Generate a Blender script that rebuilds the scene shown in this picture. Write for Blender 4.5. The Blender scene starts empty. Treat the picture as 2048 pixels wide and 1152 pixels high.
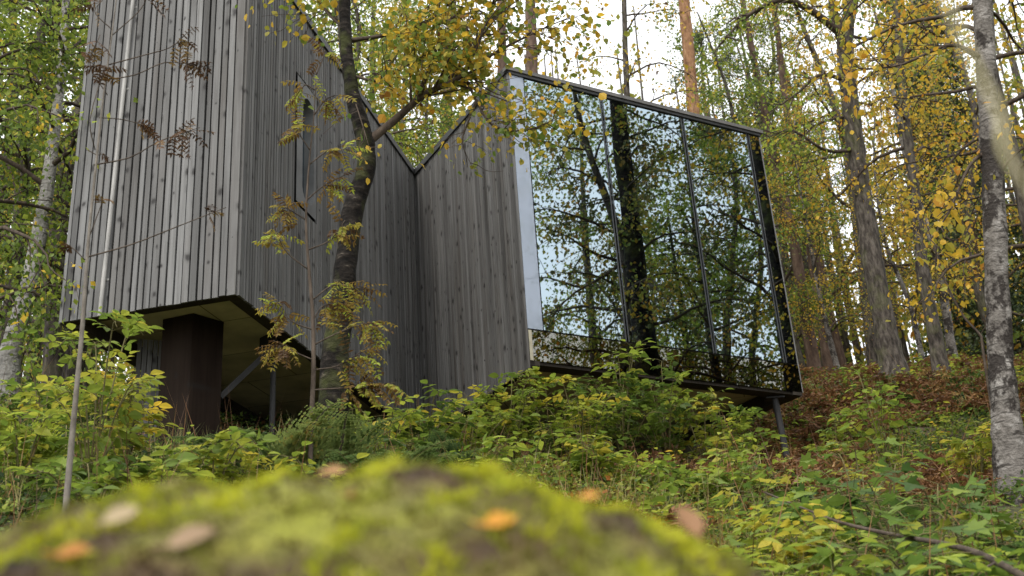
import bpy, math
import numpy as np
from mathutils import Matrix, Vector

# ---------------------------------------------------------------- camera, sky, sun, exposure
scene = bpy.context.scene
COL = scene.collection
FPX, PITCH, ROLL = 2243.87, 0.3986, -0.0684          # focal length in pixels of a 2048 px wide frame
_F = np.array([0, math.cos(PITCH), math.sin(PITCH)])
_r0 = np.array([1.0, 0, 0]); _u0 = np.array([0, -math.sin(PITCH), math.cos(PITCH)])
_R = math.cos(ROLL) * _r0 + math.sin(ROLL) * _u0
_U = -math.sin(ROLL) * _r0 + math.cos(ROLL) * _u0
cd = bpy.data.cameras.new("camera"); cam = bpy.data.objects.new("camera", cd); COL.objects.link(cam)
cam.matrix_world = Matrix(((_R[0], _U[0], -_F[0], 0), (_R[1], _U[1], -_F[1], 0), (_R[2], _U[2], -_F[2], 0), (0, 0, 0, 1)))
cd.sensor_width = 36; cd.lens = FPX / 2048 * 36; cd.clip_start = 0.05; cd.clip_end = 2000
cd.dof.use_dof = True; cd.dof.focus_distance = 9.5; cd.dof.aperture_fstop = 3.7
scene.camera = cam

SUN_EL, SUN_AZ = math.radians(52), math.radians(205)
world = bpy.data.worlds.new("World"); scene.world = world; world.use_nodes = True
wn = world.node_tree.nodes; wl = world.node_tree.links
bg = wn["Background"]
sky = wn.new("ShaderNodeTexSky"); sky.sky_type = 'NISHITA'; sky.sun_disc = False
sky.sun_elevation = SUN_EL; sky.sun_rotation = SUN_AZ; sky.dust_density = 4.0; sky.air_density = 1.0
hs = wn.new("ShaderNodeHueSaturation"); hs.inputs["Saturation"].default_value = 0.16
cm = wn.new("ShaderNodeMix"); cm.data_type = 'RGBA'; cm.inputs[0].default_value = 0.62
cm.inputs[7].default_value = (10.6, 10.9, 11.2, 1)       # the even white cloud cover
wl.new(sky.outputs[0], hs.inputs["Color"]); wl.new(hs.outputs[0], cm.inputs[6]); wl.new(cm.outputs[2], bg.inputs["Color"])
bg.inputs["Strength"].default_value = 0.13
sd = bpy.data.lights.new("sun", 'SUN'); sd.energy = 1.1; sd.angle = math.radians(14); sd.color = (1, 0.95, 0.86)
so = bpy.data.objects.new("sun", sd); COL.objects.link(so)
so.rotation_euler = Vector((math.sin(SUN_AZ) * math.cos(SUN_EL), math.cos(SUN_AZ) * math.cos(SUN_EL), math.sin(SUN_EL))).to_track_quat('Z', 'Y').to_euler()
scene.view_settings.view_transform = 'Standard'; scene.view_settings.look = 'None'
scene.view_settings.gamma = 1.0; scene.view_settings.exposure = 0.88
scene.cycles.max_bounces = 8; scene.cycles.transparent_max_bounces = 12
scene.cycles.use_denoising = True

# ---------------------------------------------------------------- helpers
RNG = np.random.default_rng(7)
def ray(px, py):
    d = _F + (px - 1024) / FPX * _R - (py - 576) / FPX * _U
    return d / math.hypot(d[0], d[1])
def U(px, py, dist): return ray(px, py) * dist
def smooth(pts, n):
    """Catmull-Rom resampling of a polyline to n points."""
    p = np.asarray(pts, float); k = len(p)
    q = np.vstack([2 * p[0] - p[1], p, 2 * p[-1] - p[-2]])
    t = np.linspace(0, k - 1 - 1e-6, n); i = t.astype(int); f = (t - i)[:, None]
    a, b, c, d = q[i], q[i + 1], q[i + 2], q[i + 3]
    return 0.5 * (2 * b + (c - a) * f + (2 * a - 5 * b + 4 * c - d) * f ** 2 + (3 * b - a - 3 * c + d) * f ** 3)
def unit(v): return v / (np.linalg.norm(v, axis=-1, keepdims=True) + 1e-12)

class MB:
    """Collects triangles with one random number per piece."""
    def __init__(s): s.V = []; s.T = []; s.A = []; s.n = 0
    def add(s, V, T, a=0.5):
        V = np.asarray(V, float).reshape(-1, 3); s.V.append(V); s.T.append(np.asarray(T, int).reshape(-1, 3) + s.n)
        s.A.append(np.full(len(V), a) if np.isscalar(a) else np.asarray(a)); s.n += len(V)
    def tube(s, P, r, sides=6, a=0.5, cap=True):
        P = np.asarray(P, float); n = len(P); r = np.full(n, r) if np.isscalar(r) else np.asarray(r)
        T = unit(np.gradient(P, axis=0)); ref = np.array([0.31, 0.17, 0.94]) if abs(T[0][2]) < 0.8 else np.array([0.95, 0.3, 0.1])
        A = unit(np.cross(T, ref)); B = np.cross(T, A)
        th = np.arange(sides) * 2 * math.pi / sides
        V = (P[:, None] + r[:, None, None] * (np.cos(th)[None, :, None] * A[:, None] + np.sin(th)[None, :, None] * B[:, None])).reshape(-1, 3)
        i = np.arange(n - 1)[:, None] * sides; j = np.arange(sides)[None]; k = (j + 1) % sides
        q = np.stack([i + j, i + k, i + sides + k, i + sides + j], -1).reshape(-1, 4)
        F = np.vstack([q[:, [0, 1, 2]], q[:, [0, 2, 3]]])
        if cap:
            c = [(n - 1) * sides + np.array([0, m, m + 1]) for m in range(1, sides - 1)] + [np.array([0, m + 1, m]) for m in range(1, sides - 1)]
            F = np.vstack([F, c])
        s.add(V, F, a)
    def prism(s, poly, z0, z1, a=0.5):
        """Vertical prism over a convex plan polygon."""
        p = np.asarray(poly, float)[:, :2]; n = len(p)
        if sum(p[i][0] * p[(i + 1) % n][1] - p[(i + 1) % n][0] * p[i][1] for i in range(n)) < 0: p = p[::-1]
        V = np.vstack([np.c_[p, np.full(n, z0)], np.c_[p, np.full(n, z1)]])
        F = []
        for i in range(n):
            j = (i + 1) % n; F += [(i, j, n + j), (i, n + j, n + i)]
        for i in range(1, n - 1): F += [(0, i + 1, i), (n, n + i, n + i + 1)]
        s.add(V, F, a)
    def slab(s, P, d, L, n, t0, t1, z0, z1, a=0.5):
        """Box along plan direction d from P, length L, between offsets t0..t1 along n."""
        P = np.asarray(P)[:2]; s.prism([P + n * t0, P + d * L + n * t0, P + d * L + n * t1, P + n * t1], z0, z1, a)
    def bar(s, p, q, w, h, a=0.5):
        """Square bar between two points."""
        p = np.asarray(p, float); q = np.asarray(q, float); t = unit(q - p)
        A = unit(np.cross(t, [0, 0, 1.0] if abs(t[2]) < .95 else [1.0, 0, 0])) * w / 2; B = unit(np.cross(A, t)) * h / 2
        V = [c + x * A + y * B for c in (p, q) for x, y in ((-1, -1), (1, -1), (1, 1), (-1, 1))]
        F = [(0, 1, 5), (0, 5, 4), (1, 2, 6), (1, 6, 5), (2, 3, 7), (2, 7, 6), (3, 0, 4), (3, 4, 7), (0, 2, 1), (0, 3, 2), (4, 5, 6), (4, 6, 7)]
        s.add(V, F, a)
    def leaves(s, tpl, P, D, N, L, W, a):
        """One copy of the leaf template per point: D along the leaf, N its face normal."""
        tv, tf = tpl; n = len(P)
        if not n: return
        D = unit(D); S = unit(np.cross(D, N)); N = np.cross(S, D)
        L = np.broadcast_to(L, n)[:, None, None]; W = np.broadcast_to(W, n)[:, None, None]
        V = P[:, None] + L * tv[None, :, 0:1] * D[:, None] + W * tv[None, :, 1:2] * S[:, None] + L * tv[None, :, 2:3] * N[:, None]
        k = len(tv); F = (tf[None] + (np.arange(n) * k)[:, None, None]).reshape(-1, 3)
        s.add(V.reshape(-1, 3), F, np.repeat(np.broadcast_to(a, n), k))
    def mesh(s, name, mat, smoothed=False, origin=None):
        V = np.vstack(s.V); T = np.vstack(s.T); A = np.concatenate(s.A)
        if origin is not None: V = V - np.asarray(origin)
        me = bpy.data.meshes.new(name)
        me.vertices.add(len(V)); me.vertices.foreach_set("co", V.astype(np.float32).ravel())
        me.loops.add(T.size); me.loops.foreach_set("vertex_index", T.astype(np.int32).ravel())
        me.polygons.add(len(T)); me.polygons.foreach_set("loop_start", np.arange(0, T.size, 3, dtype=np.int32))
        me.polygons.foreach_set("use_smooth", np.full(len(T), smoothed))
        at = me.attributes.new("rnd", 'FLOAT', 'POINT'); at.data.foreach_set("value", A.astype(np.float32))
        me.update(calc_edges=True); me.materials.append(mat)
        return me
def link(name, me, parent=None):
    o = bpy.data.objects.new(name, me); COL.objects.link(o)
    if parent is not None: o.parent = parent
    return o
def empty(name, loc=(0, 0, 0)):
    o = bpy.data.objects.new(name, None); COL.objects.link(o); o.location = loc; o.empty_display_size = 0.2
    return o
def tag(o, label=None, cat=None, group=None, kind=None):
    for k, v in (("label", label), ("category", cat), ("group", group), ("kind", kind)):
        if v: o[k] = v
    return o
def dup(root, loc, rz, s, label, group=None):
    r = root.copy(); COL.objects.link(r); r.location = loc; r.rotation_euler = (0, 0, rz); r.scale = (s, s, s)
    r["label"] = label
    if group: r["group"] = group
    for ch in list(root.children):
        c = ch.copy(); COL.objects.link(c); c.parent = r
    return r

def tpl(v, f): return np.array(v, float), np.array(f, int)
DIAMOND = tpl([(0, 0, 0), (.45, -.5, .06), (1, 0, -.04), (.45, .5, .06)], [(0, 1, 2), (0, 2, 3)])
OVAL = tpl([(0, 0, 0), (.25, -.42, .06), (.62, -.46, .03), (1, 0, -.12), (.62, .46, .03), (.25, .42, .06)],
           [(0, 1, 2), (0, 2, 3), (0, 3, 4), (0, 4, 5)])
LEAFLET = tpl([(0, 0, 0), (.2, -.36, .05), (.45, -.5, .05), (.75, -.3, -.02), (1, 0, -.14), (.75, .3, -.02), (.45, .5, .05), (.2, .36, .05), (.5, 0, -.03)],
              [(0, 1, 8), (1, 2, 8), (2, 3, 8), (3, 4, 8), (4, 5, 8), (5, 6, 8), (6, 7, 8), (7, 0, 8)])
_ml = [(0, 0), (.05, -.2), (.0, -.5), (.22, -.34), (.32, -.62), (.5, -.55), (.52, -.22), (.72, -.2), (1, 0)]
_mv = [(u, v, .10 * abs(v) - .15 * u * u) for u, v in _ml] + [(u, -v, .10 * abs(v) - .15 * u * u) for u, v in _ml[1:-1][::-1]]
MAPLE = tpl(_mv + [(.35, 0, 0.0)], [(i, (i + 1) % 16, 16) for i in range(16)])
BLADE = tpl([(0, -.5, 0), (0, .5, 0), (.5, .35, .0), (.5, -.35, .0), (1, 0, -.12)], [(0, 1, 2), (0, 2, 3), (3, 2, 4)])

# ---------------------------------------------------------------- materials
def mat(name):
    m = bpy.data.materials.new(name); m.use_nodes = True; nt = m.node_tree; return m, nt.nodes, nt.links, nt.nodes["Principled BSDF"]
def ramp(N, L, src, stops, interp='LINEAR'):
    r = N.new("ShaderNodeValToRGB"); r.color_ramp.interpolation = interp; e = r.color_ramp.elements
    while len(e) < len(stops): e.new(0.5)
    for i, (p, c) in enumerate(stops): e[i].position = p; e[i].color = (*c, 1) if len(c) == 3 else c
    L.new(src, r.inputs[0]); return r.outputs[0]
def noise(N, L, scale, detail=4, vec=None, stretch=None, rough=.55, src="Object", off=None):
    tc = N.new("ShaderNodeTexCoord"); mp = N.new("ShaderNodeMapping"); L.new(tc.outputs[src], mp.inputs[0])
    if stretch: mp.inputs["Scale"].default_value = stretch
    if off is not None: L.new(off, mp.inputs["Location"])
    t = N.new("ShaderNodeTexNoise"); t.inputs["Scale"].default_value = scale; t.inputs["Detail"].default_value = detail; t.inputs["Roughness"].default_value = rough
    L.new(mp.outputs[0], t.inputs[0]); return t.outputs[0]
def mixc(N, L, fac, a, b, mode='MIX'):
    m = N.new("ShaderNodeMix"); m.data_type = 'RGBA'; m.blend_type = mode
    for k, v in ((0, fac), (6, a), (7, b)):
        if isinstance(v, bpy.types.NodeSocket): L.new(v, m.inputs[k])
        elif isinstance(v, (int, float)): m.inputs[k].default_value = v
        else: m.inputs[k].default_value = (*v, 1)
    return m.outputs[2]
def math_(N, L, op, a, b):
    m = N.new("ShaderNodeMath"); m.operation = op
    for k, v in ((0, a), (1, b)):
        if isinstance(v, bpy.types.NodeSocket): L.new(v, m.inputs[k])
        else: m.inputs[k].default_value = v
    return m.outputs[0]
def bump(N, L, bs, h, strength=.4, dist=.01):
    b = N.new("ShaderNodeBump"); b.inputs["Strength"].default_value = strength; b.inputs["Distance"].default_value = dist
    L.new(h, b.inputs["Height"]); L.new(b.outputs[0], bs.inputs["Normal"])
def rnd(N):
    a = N.new("ShaderNodeAttribute"); a.attribute_name = "rnd"; return a.outputs["Fac"]

def leaf_mat(name, stops, trans=.52, rough=.5):
    m, N, L, b = mat(name)
    c = ramp(N, L, rnd(N), stops)
    n = noise(N, L, 9.0, 2)
    c = mixc(N, L, .35, c, ramp(N, L, n, [(.3, (.6, .56, .45)), (.7, (1.3, 1.3, 1.2))]), 'MULTIPLY')
    L.new(c, b.inputs["Base Color"]); b.inputs["Roughness"].default_value = rough; b.inputs["Specular IOR Level"].default_value = .3
    t = N.new("ShaderNodeBsdfTranslucent"); L.new(c, t.inputs[0])
    mx = N.new("ShaderNodeMixShader"); mx.inputs[0].default_value = trans
    L.new(b.outputs[0], mx.inputs[1]); L.new(t.outputs[0], mx.inputs[2]); L.new(mx.outputs[0], N["Material Output"].inputs[0])
    return m
M = {}
YEL = (.66, .45, .05); GOLD = (.56, .35, .035); ORG = (.52, .24, .028); OLV = (.24, .24, .04); GRN = (.13, .2, .035); LIM = (.36, .43, .06); BRN = (.11, .055, .022); DGR = (.05, .09, .022)
M['leaf_yellow'] = leaf_mat('yellow_leaves', [(0, GRN), (.25, OLV), (.45, (.42, .34, .045)), (.65, GOLD), (.82, YEL), (.94, ORG), (1, BRN)])
M['leaf_gold'] = leaf_mat('golden_leaves', [(0, OLV), (.3, (.4, .34, .045)), (.5, GOLD), (.75, YEL), (1, ORG)])
M['leaf_mix'] = leaf_mat('turning_leaves', [(0, GRN), (.3, OLV), (.55, (.3, .28, .045)), (.8, GOLD), (1, ORG)])
M['leaf_green'] = leaf_mat('green_leaves', [(0, DGR), (.3, GRN), (.65, (.19, .25, .04)), (.9, LIM), (1, YEL)])
M['leaf_lime'] = leaf_mat('lime_leaves', [(0, GRN), (.3, (.17, .24, .035)), (.65, LIM), (.9, (.38, .36, .05)), (1, YEL)])
M['leaf_dusk'] = leaf_mat('dull_green_leaves', [(0, (.05, .07, .02)), (.45, (.1, .12, .03)), (.75, (.17, .14, .035)), (1, (.3, .17, .03))], .35)
M['leaf_dark'] = leaf_mat('dark_evergreen', [(0, (.02, .035, .014)), (.5, (.04, .065, .022)), (1, (.08, .1, .035))], .2)
M['leaf_pine'] = leaf_mat('pine_needles', [(0, (.035, .055, .02)), (.5, (.07, .1, .035)), (1, (.14, .15, .05))], .25)
M['leaf_rowan'] = leaf_mat('rowan_leaves', [(0, (.08, .042, .02)), (.3, (.2, .12, .032)), (.6, (.34, .26, .045)), (.85, (.3, .31, .055)), (1, LIM)])
M['leaf_dry'] = leaf_mat('shrivelled_leaves', [(0, (.05, .026, .014)), (.6, (.12, .06, .025)), (1, (.2, .13, .04))], .2)
M['leaf_shrub'] = leaf_mat('shrub_leaves', [(0, (.06, .1, .022)), (.25, (.12, .18, .03)), (.6, (.21, .28, .04)), (.85, (.33, .36, .05)), (1, (.52, .43, .055))])
M['leaf_yshrub'] = leaf_mat('yellow_shrub_leaves', [(0, GRN), (.3, (.2, .26, .04)), (.6, (.36, .38, .055)), (.9, (.5, .42, .06)), (1, YEL)])
M['leaf_maple'] = leaf_mat('maple_leaves', [(0, (.06, .11, .028)), (.45, (.13, .21, .04)), (.8, (.22, .29, .05)), (1, (.45, .4, .06))])
M['fern'] = leaf_mat('fern_fronds', [(0, (.05, .085, .03)), (.5, (.10, .15, .05)), (.85, (.2, .24, .07)), (1, (.3, .24, .06))])
M['fern_lime'] = leaf_mat('lime_fern_fronds', [(0, (.14, .2, .03)), (.5, (.27, .33, .045)), (1, (.4, .38, .05))])
M['bracken'] = leaf_mat('dead_bracken', [(0, (.07, .035, .018)), (.4, (.17, .08, .034)), (.8, (.25, .13, .05)), (1, (.36, .25, .08))], .25)
M['herb'] = leaf_mat('herb_leaves', [(0, (.025, .05, .014)), (.25, (.07, .12, .024)), (.5, (.16, .22, .035)), (.68, (.27, .28, .045)), (.82, (.2, .13, .035)), (.93, (.12, .06, .025)), (1, (.36, .14, .03))])
M['litter'] = leaf_mat('fallen_leaves', [(0, (.06, .03, .016)), (.4, (.15, .08, .03)), (.7, (.28, .17, .06)), (.9, (.45, .3, .07)), (1, (.5, .36, .2))], .2)
M['straw'] = leaf_mat('dry_grass', [(0, (.08, .1, .03)), (.5, (.22, .2, .07)), (1, (.36, .3, .14))], .3)
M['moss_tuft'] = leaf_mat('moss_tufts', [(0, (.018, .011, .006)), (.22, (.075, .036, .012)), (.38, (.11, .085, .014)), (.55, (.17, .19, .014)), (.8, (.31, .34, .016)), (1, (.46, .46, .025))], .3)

def bark(name, stops, scale, stretch, bmp=.6, moss=0, patch=None):
    m, N, L, b = mat(name)
    n = noise(N, L, scale, 6, stretch=stretch, rough=.65); c = ramp(N, L, n, stops)
    if patch:
        c = mixc(N, L, ramp(N, L, noise(N, L, patch[0], 3, stretch=(1, 1, patch[1])), [(patch[2], (0, 0, 0)), (patch[2] + .06, (1, 1, 1))]), c, patch[3])
    if moss:
        c = mixc(N, L, ramp(N, L, noise(N, L, 3.1, 4), [(.5, (0, 0, 0)), (.68, (moss,) * 3)]), c, (.10, .115, .03))
    L.new(c, b.inputs["Base Color"]); b.inputs["Roughness"].default_value = .9; b.inputs["Specular IOR Level"].default_value = .15
    bump(N, L, b, n, bmp, .03); return m
def birch_bark(name, lo, hi, black):
    """Papery bark: fine pale mottling, thin horizontal marks, a few large black torn patches."""
    m, N, L, b = mat(name); n = noise(N, L, 5, 6, rough=.7); f = noise(N, L, 26, 4, stretch=(1, 1, 1.2))
    c = ramp(N, L, n, [(.3, tuple(v * .6 for v in lo)), (.5, lo), (.72, hi)])
    c = mixc(N, L, .6, c, ramp(N, L, f, [(.3, (.5, .48, .46)), (.6, (1.1, 1.1, 1.1))]), 'MULTIPLY')
    lines = noise(N, L, 5.5, 3, stretch=(1, 1, 7.5)); c = mixc(N, L, ramp(N, L, lines, [(.58, (0, 0, 0)), (.66, (.85,) * 3)]), c, (.035, .03, .026))
    big = noise(N, L, 3.0, 5, stretch=(1, 1, .7), rough=.68); c = mixc(N, L, ramp(N, L, big, [(black, (0, 0, 0)), (black + .045, (.95,) * 3)]), c, (.028, .023, .02))
    L.new(c, b.inputs["Base Color"]); b.inputs["Roughness"].default_value = .85; b.inputs["Specular IOR Level"].default_value = .15
    h = math_(N, L, 'SUBTRACT', f, math_(N, L, 'MULTIPLY', big, 1.6)); bump(N, L, b, h, .9, .03); return m
M['bark_birch'] = birch_bark('torn_birch_bark', (.15, .135, .12), (.33, .31, .285), .495)
M['bark_main'] = bark('dark_birch_bark', [(.36, (.003, .0025, .002)), (.52, (.012, .0095, .0075)), (.63, (.032, .026, .021)), (.72, (.13, .11, .085))], 9, (1, 1, 2.2), 1.0, .5)
M['bark_grey'] = bark('grey_bark', [(.32, (.016, .014, .012)), (.48, (.06, .05, .042)), (.7, (.15, .13, .11))], 17, (1, 1, .3), 1.0, .35)
M['bark_pine'] = bark('pine_bark', [(.3, (.10, .05, .028)), (.5, (.26, .14, .075)), (.75, (.42, .26, .15))], 9, (1, 1, .5), .7)
M['bark_pine_dark'] = bark('lower_pine_bark', [(.3, (.035, .024, .018)), (.5, (.10, .066, .05)), (.75, (.19, .135, .10))], 9, (1, 1, .35), .7)
M['twig'] = bark('twig_bark', [(.3, (.035, .026, .02)), (.7, (.11, .085, .065))], 20, (1, 1, .4), .3)
M['sapling'] = bark('sapling_bark', [(.3, (.08, .068, .055)), (.7, (.22, .195, .165))], 14, (1, 1, .6), .3)
M['stem'] = bark('green_stem', [(.3, (.07, .07, .03)), (.7, (.17, .14, .06))], 20, (1, 1, .4), .2)

M['bark_white'] = birch_bark('white_birch_bark', (.38, .36, .33), (.58, .56, .52), .57)
def wood(name, lo, hi, knots=1.0, spec=.28):
    """Weathered boards: each board its own grey, long grain, dark knots with smeared rings."""
    m, N, L, b = mat(name); r = rnd(N)
    cv = N.new("ShaderNodeCombineXYZ"); L.new(math_(N, L, 'MULTIPLY', r, 37.0), cv.inputs[0]); L.new(math_(N, L, 'MULTIPLY', r, 91.0), cv.inputs[2])
    g = noise(N, L, 38, 5, stretch=(1, 1, .035), off=cv.outputs[0], rough=.62)
    big = noise(N, L, 2.2, 4, stretch=(1, 1, .2), off=cv.outputs[0])
    base = ramp(N, L, r, [(0, lo), (.5, tuple((x + y) / 2 for x, y in zip(lo, hi))), (1, hi)])
    c = mixc(N, L, .6, base, ramp(N, L, g, [(.28, (.42, .40, .38)), (.5, (.95, .95, .95)), (.75, (1.35, 1.35, 1.35))]), 'MULTIPLY')
    c = mixc(N, L, .7, c, ramp(N, L, big, [(.3, (.42, .40, .38)), (.48, (.95, .95, .95)), (.7, (1.35, 1.35, 1.35))]), 'MULTIPLY')
    c = mixc(N, L, ramp(N, L, noise(N, L, .9, 5, stretch=(1, 1, .3), off=cv.outputs[0]), [(.5, (0, 0, 0)), (.72, (.28,) * 3)]), c, (.085, .064, .046))
    tc = N.new("ShaderNodeTexCoord"); sx = N.new("ShaderNodeSeparateXYZ"); L.new(tc.outputs["Object"], sx.inputs[0])
    h = math_(N, L, 'ADD', math_(N, L, 'MULTIPLY', math_(N, L, 'SUBTRACT', sx.outputs[1], sx.outputs[0]), .85), math_(N, L, 'MULTIPLY', r, 37.0))
    k2 = N.new("ShaderNodeCombineXYZ"); L.new(h, k2.inputs[0]); L.new(math_(N, L, 'ADD', math_(N, L, 'MULTIPLY', sx.outputs[2], .7), math_(N, L, 'MULTIPLY', r, 91.0)), k2.inputs[1])
    ds = N.new("ShaderNodeTexNoise"); ds.inputs["Scale"].default_value = 14; L.new(k2.outputs[0], ds.inputs[0])
    ad = N.new("ShaderNodeVectorMath"); ad.operation = 'MULTIPLY_ADD'; L.new(ds.outputs[1], ad.inputs[0]); ad.inputs[1].default_value = (.05, .05, .0); L.new(k2.outputs[0], ad.inputs[2])
    vo = N.new("ShaderNodeTexVoronoi"); vo.voronoi_dimensions = '2D'; vo.inputs["Scale"].default_value = 5.2; L.new(ad.outputs[0], vo.inputs[0])
    sep = N.new("ShaderNodeSeparateColor"); L.new(vo.outputs["Color"], sep.inputs[0])
    size = math_(N, L, 'MULTIPLY', math_(N, L, 'MAXIMUM', math_(N, L, 'SUBTRACT', sep.outputs[0], .15), 0), .36)
    kn = math_(N, L, 'DIVIDE', vo.outputs["Distance"], math_(N, L, 'MAXIMUM', size, .004))
    c = mixc(N, L, ramp(N, L, kn, [(0, (knots,) * 3), (.35, (.85 * knots,) * 3), (.6, (.3 * knots,) * 3), (1, (0, 0, 0))]), c, (.02, .018, .017))
    L.new(c, b.inputs["Base Color"]); b.inputs["Roughness"].default_value = .7; b.inputs["Specular IOR Level"].default_value = spec
    bump(N, L, b, g, .35, .004); return m
M['cladding'] = wood('weathered_grey_boards', (.088, .086, .083), (.16, .157, .153))
M['cladding_dark'] = wood('shaded_grey_boards', (.088, .085, .082), (.158, .155, .15))
M['pillar'] = wood('dark_creosoted_timber', (.009, .006, .0045), (.028, .017, .0115), .5, .06)
M['beam'] = wood('dark_beam_timber', (.025, .021, .017), (.05, .042, .033), .3, .1)
def plain(name, col, rough=.6, metal=0, nscale=6, var=.25, spec=.4):
    m, N, L, b = mat(name); n = noise(N, L, nscale, 4)
    c = mixc(N, L, 1.0, col, ramp(N, L, n, [(.3, (1 - var,) * 3), (.7, (1 + var,) * 3)]), 'MULTIPLY')
    L.new(c, b.inputs["Base Color"]); b.inputs["Roughness"].default_value = rough; b.inputs["Metallic"].default_value = metal; b.inputs["Specular IOR Level"].default_value = spec
    return m
M['backing'] = plain('black_felt_backing', (.012, .011, .01), .95, spec=.1)
M['trim'] = plain('dark_metal_trim', (.035, .035, .036), .5)
M['fascia'] = plain('grey_metal_fascia', (.1, .095, .09), .5)
M['soffit'] = plain('yellowed_plywood_soffit', (.5, .45, .3), .75, nscale=2.5, var=.3)
m_ = M['soffit']; N_, L_ = m_.node_tree.nodes, m_.node_tree.links; b_ = N_["Principled BSDF"]; src = b_.inputs["Base Color"].links[0].from_socket
tc_ = N_.new("ShaderNodeTexCoord"); mp_ = N_.new("ShaderNodeMapping"); mp_.inputs["Rotation"].default_value = (0, 0, math.radians(12.4)); L_.new(tc_.outputs["Object"], mp_.inputs[0])
br_ = N_.new("ShaderNodeTexBrick"); br_.inputs["Scale"].default_value = 1; br_.inputs["Brick Width"].default_value = 1.22; br_.inputs["Row Height"].default_value = .9; br_.inputs["Mortar Size"].default_value = .006
br_.inputs["Color1"].default_value = (1, 1, 1, 1); br_.inputs["Color2"].default_value = (.85, .84, .82, 1); br_.inputs["Mortar"].default_value = (.2, .18, .14, 1); L_.new(mp_.outputs[0], br_.inputs[0])
L_.new(mixc(N_, L_, 1.0, src, br_.outputs[0], 'MULTIPLY'), b_.inputs["Base Color"])
M['steel'] = plain('dark_steel', (.022, .021, .021), .6, 0, spec=.25)
M['drain'] = plain('pale_grey_pipe', (.26, .25, .235), .55, nscale=3)
M['panel_grey'] = plain('grey_window_board', (.11, .11, .11), .6, nscale=5)
M['roofing'] = plain('roof_felt', (.04, .04, .042), .9)
M['inside'] = plain('dark_room_lining', (.10, .095, .085), .8)
M['pole_wood'] = plain('pale_edge_wood', (.36, .33, .24), .6)
def mirror_glass(name, tint, thru, fac, rough=0.0, wav=.004):
    m, N, L, b = mat(name); N.remove(b)
    g = N.new("ShaderNodeBsdfGlossy"); g.inputs[0].default_value = (*tint, 1); g.inputs["Roughness"].default_value = rough
    t = N.new("ShaderNodeBsdfTransparent"); t.inputs[0].default_value = (*thru, 1)
    bm = N.new("ShaderNodeBump"); bm.inputs["Strength"].default_value = .25; bm.inputs["Distance"].default_value = wav
    L.new(noise(N, L, 1.1, 1), bm.inputs["Height"]); L.new(bm.outputs[0], g.inputs["Normal"])
    mx = N.new("ShaderNodeMixShader"); mx.inputs[0].default_value = fac
    L.new(t.outputs[0], mx.inputs[1]); L.new(g.outputs[0], mx.inputs[2]); L.new(mx.outputs[0], N["Material Output"].inputs[0]); return m
M['glass'] = mirror_glass('reflective_window_glass', (.37, .45, .5), (.18, .2, .22), .86, .012, .006)
M['glass_brown'] = mirror_glass('brown_tinted_glass', (.25, .245, .22), (.10, .09, .07), .74)
m, N, L, b = mat('frosted_edge_glass'); b.inputs["Base Color"].default_value = (.26, .30, .37, 1); b.inputs["Roughness"].default_value = .35
g = N.new("ShaderNodeBsdfGlossy"); g.inputs[0].default_value = (.6, .64, .72, 1); g.inputs["Roughness"].default_value = 0.0
mx = N.new("ShaderNodeMixShader"); mx.inputs[0].default_value = .07; L.new(b.outputs[0], mx.inputs[1]); L.new(g.outputs[0], mx.inputs[2]); L.new(mx.outputs[0], N["Material Output"].inputs[0])
M['glass_pale'] = m
m, N, L, b = mat('forest_soil')
n1 = noise(N, L, 2.2, 6); n2 = noise(N, L, 17, 5)
c = ramp(N, L, n1, [(.3, (.028, .022, .014)), (.48, (.06, .05, .022)), (.6, (.055, .065, .02)), (.75, (.10, .06, .03))])
c = mixc(N, L, .7, c, ramp(N, L, n2, [(.3, (.4, .4, .4)), (.7, (1.7, 1.6, 1.4))]), 'MULTIPLY')
L.new(c, b.inputs["Base Color"]); b.inputs["Roughness"].default_value = .95; bump(N, L, b, n2, .8, .05)
M['soil'] = m
m, N, L, b = mat('mossy_rock')
n1 = noise(N, L, 6.5, 6); n2 = noise(N, L, 40, 4)
c = ramp(N, L, n1, [(.36, (.018, .011, .006)), (.46, (.06, .035, .012)), (.55, (.12, .11, .014)), (.7, (.22, .23, .02))])
c = mixc(N, L, .6, c, ramp(N, L, n2, [(.3, (.45, .45, .45)), (.7, (1.4, 1.4, 1.4))]), 'MULTIPLY')
L.new(c, b.inputs["Base Color"]); b.inputs["Roughness"].default_value = .95; bump(N, L, b, n2, .8, .02)
M['rock'] = m

# ---------------------------------------------------------------- hillside
CP = np.array([(0, 0, -.38), (0, -6, -1.6), (-6, 0, -.1), (6, 0, -.75), (-1, 3, .05), (1.2, 3.2, -.05), (-.8, 4.3, .42), (-2.3, 5.5, 1.12), (2, 4.6, .3), (.3, 6, .85), (4.5, 5, .45), (2.4, 6.4, .8),
               (-3.1, 10.06, 2.85), (-2.4, 10.9, 3.15), (-1.3, 14.6, 3.95), (3.3, 14.1, 2.85), (.15, 12, 2.75), (3.5, 8.3, 1.48), (.3, 8, 1.7),
               (-4.5, 8.5, 2.5), (-8, 12, 4.5), (-5.2, 12.2, 4.0), (-5, 15.5, 5.0), (-8.5, 18, 5.6), (6.2, 20, 6.0), (5.6, 17, 4.85), (8.5, 22, 6.75), (4.6, 11, 2.15), (9, 14, 3.7), (0, 22, 6.5), (10.5, 27.5, 8.5), (0, 30, 8.0), (-12, 30, 8.6),
               (20, 45, 11), (0, 60, 13.5), (-20, 60, 15), (25, 15, 3.0), (20, 2, -.8), (12, -10, -3.5), (-15, -10, -2), (0, -40, -8), (60, 0, -4), (-60, 0, 0),
               (60, 80, 14), (-60, 80, 17), (0, 140, 18), (0, -120, -16), (120, 0, -8), (-120, 0, 1)], float)
def _k(d): return np.where(d > 1e-9, d, 0.0)
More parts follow.
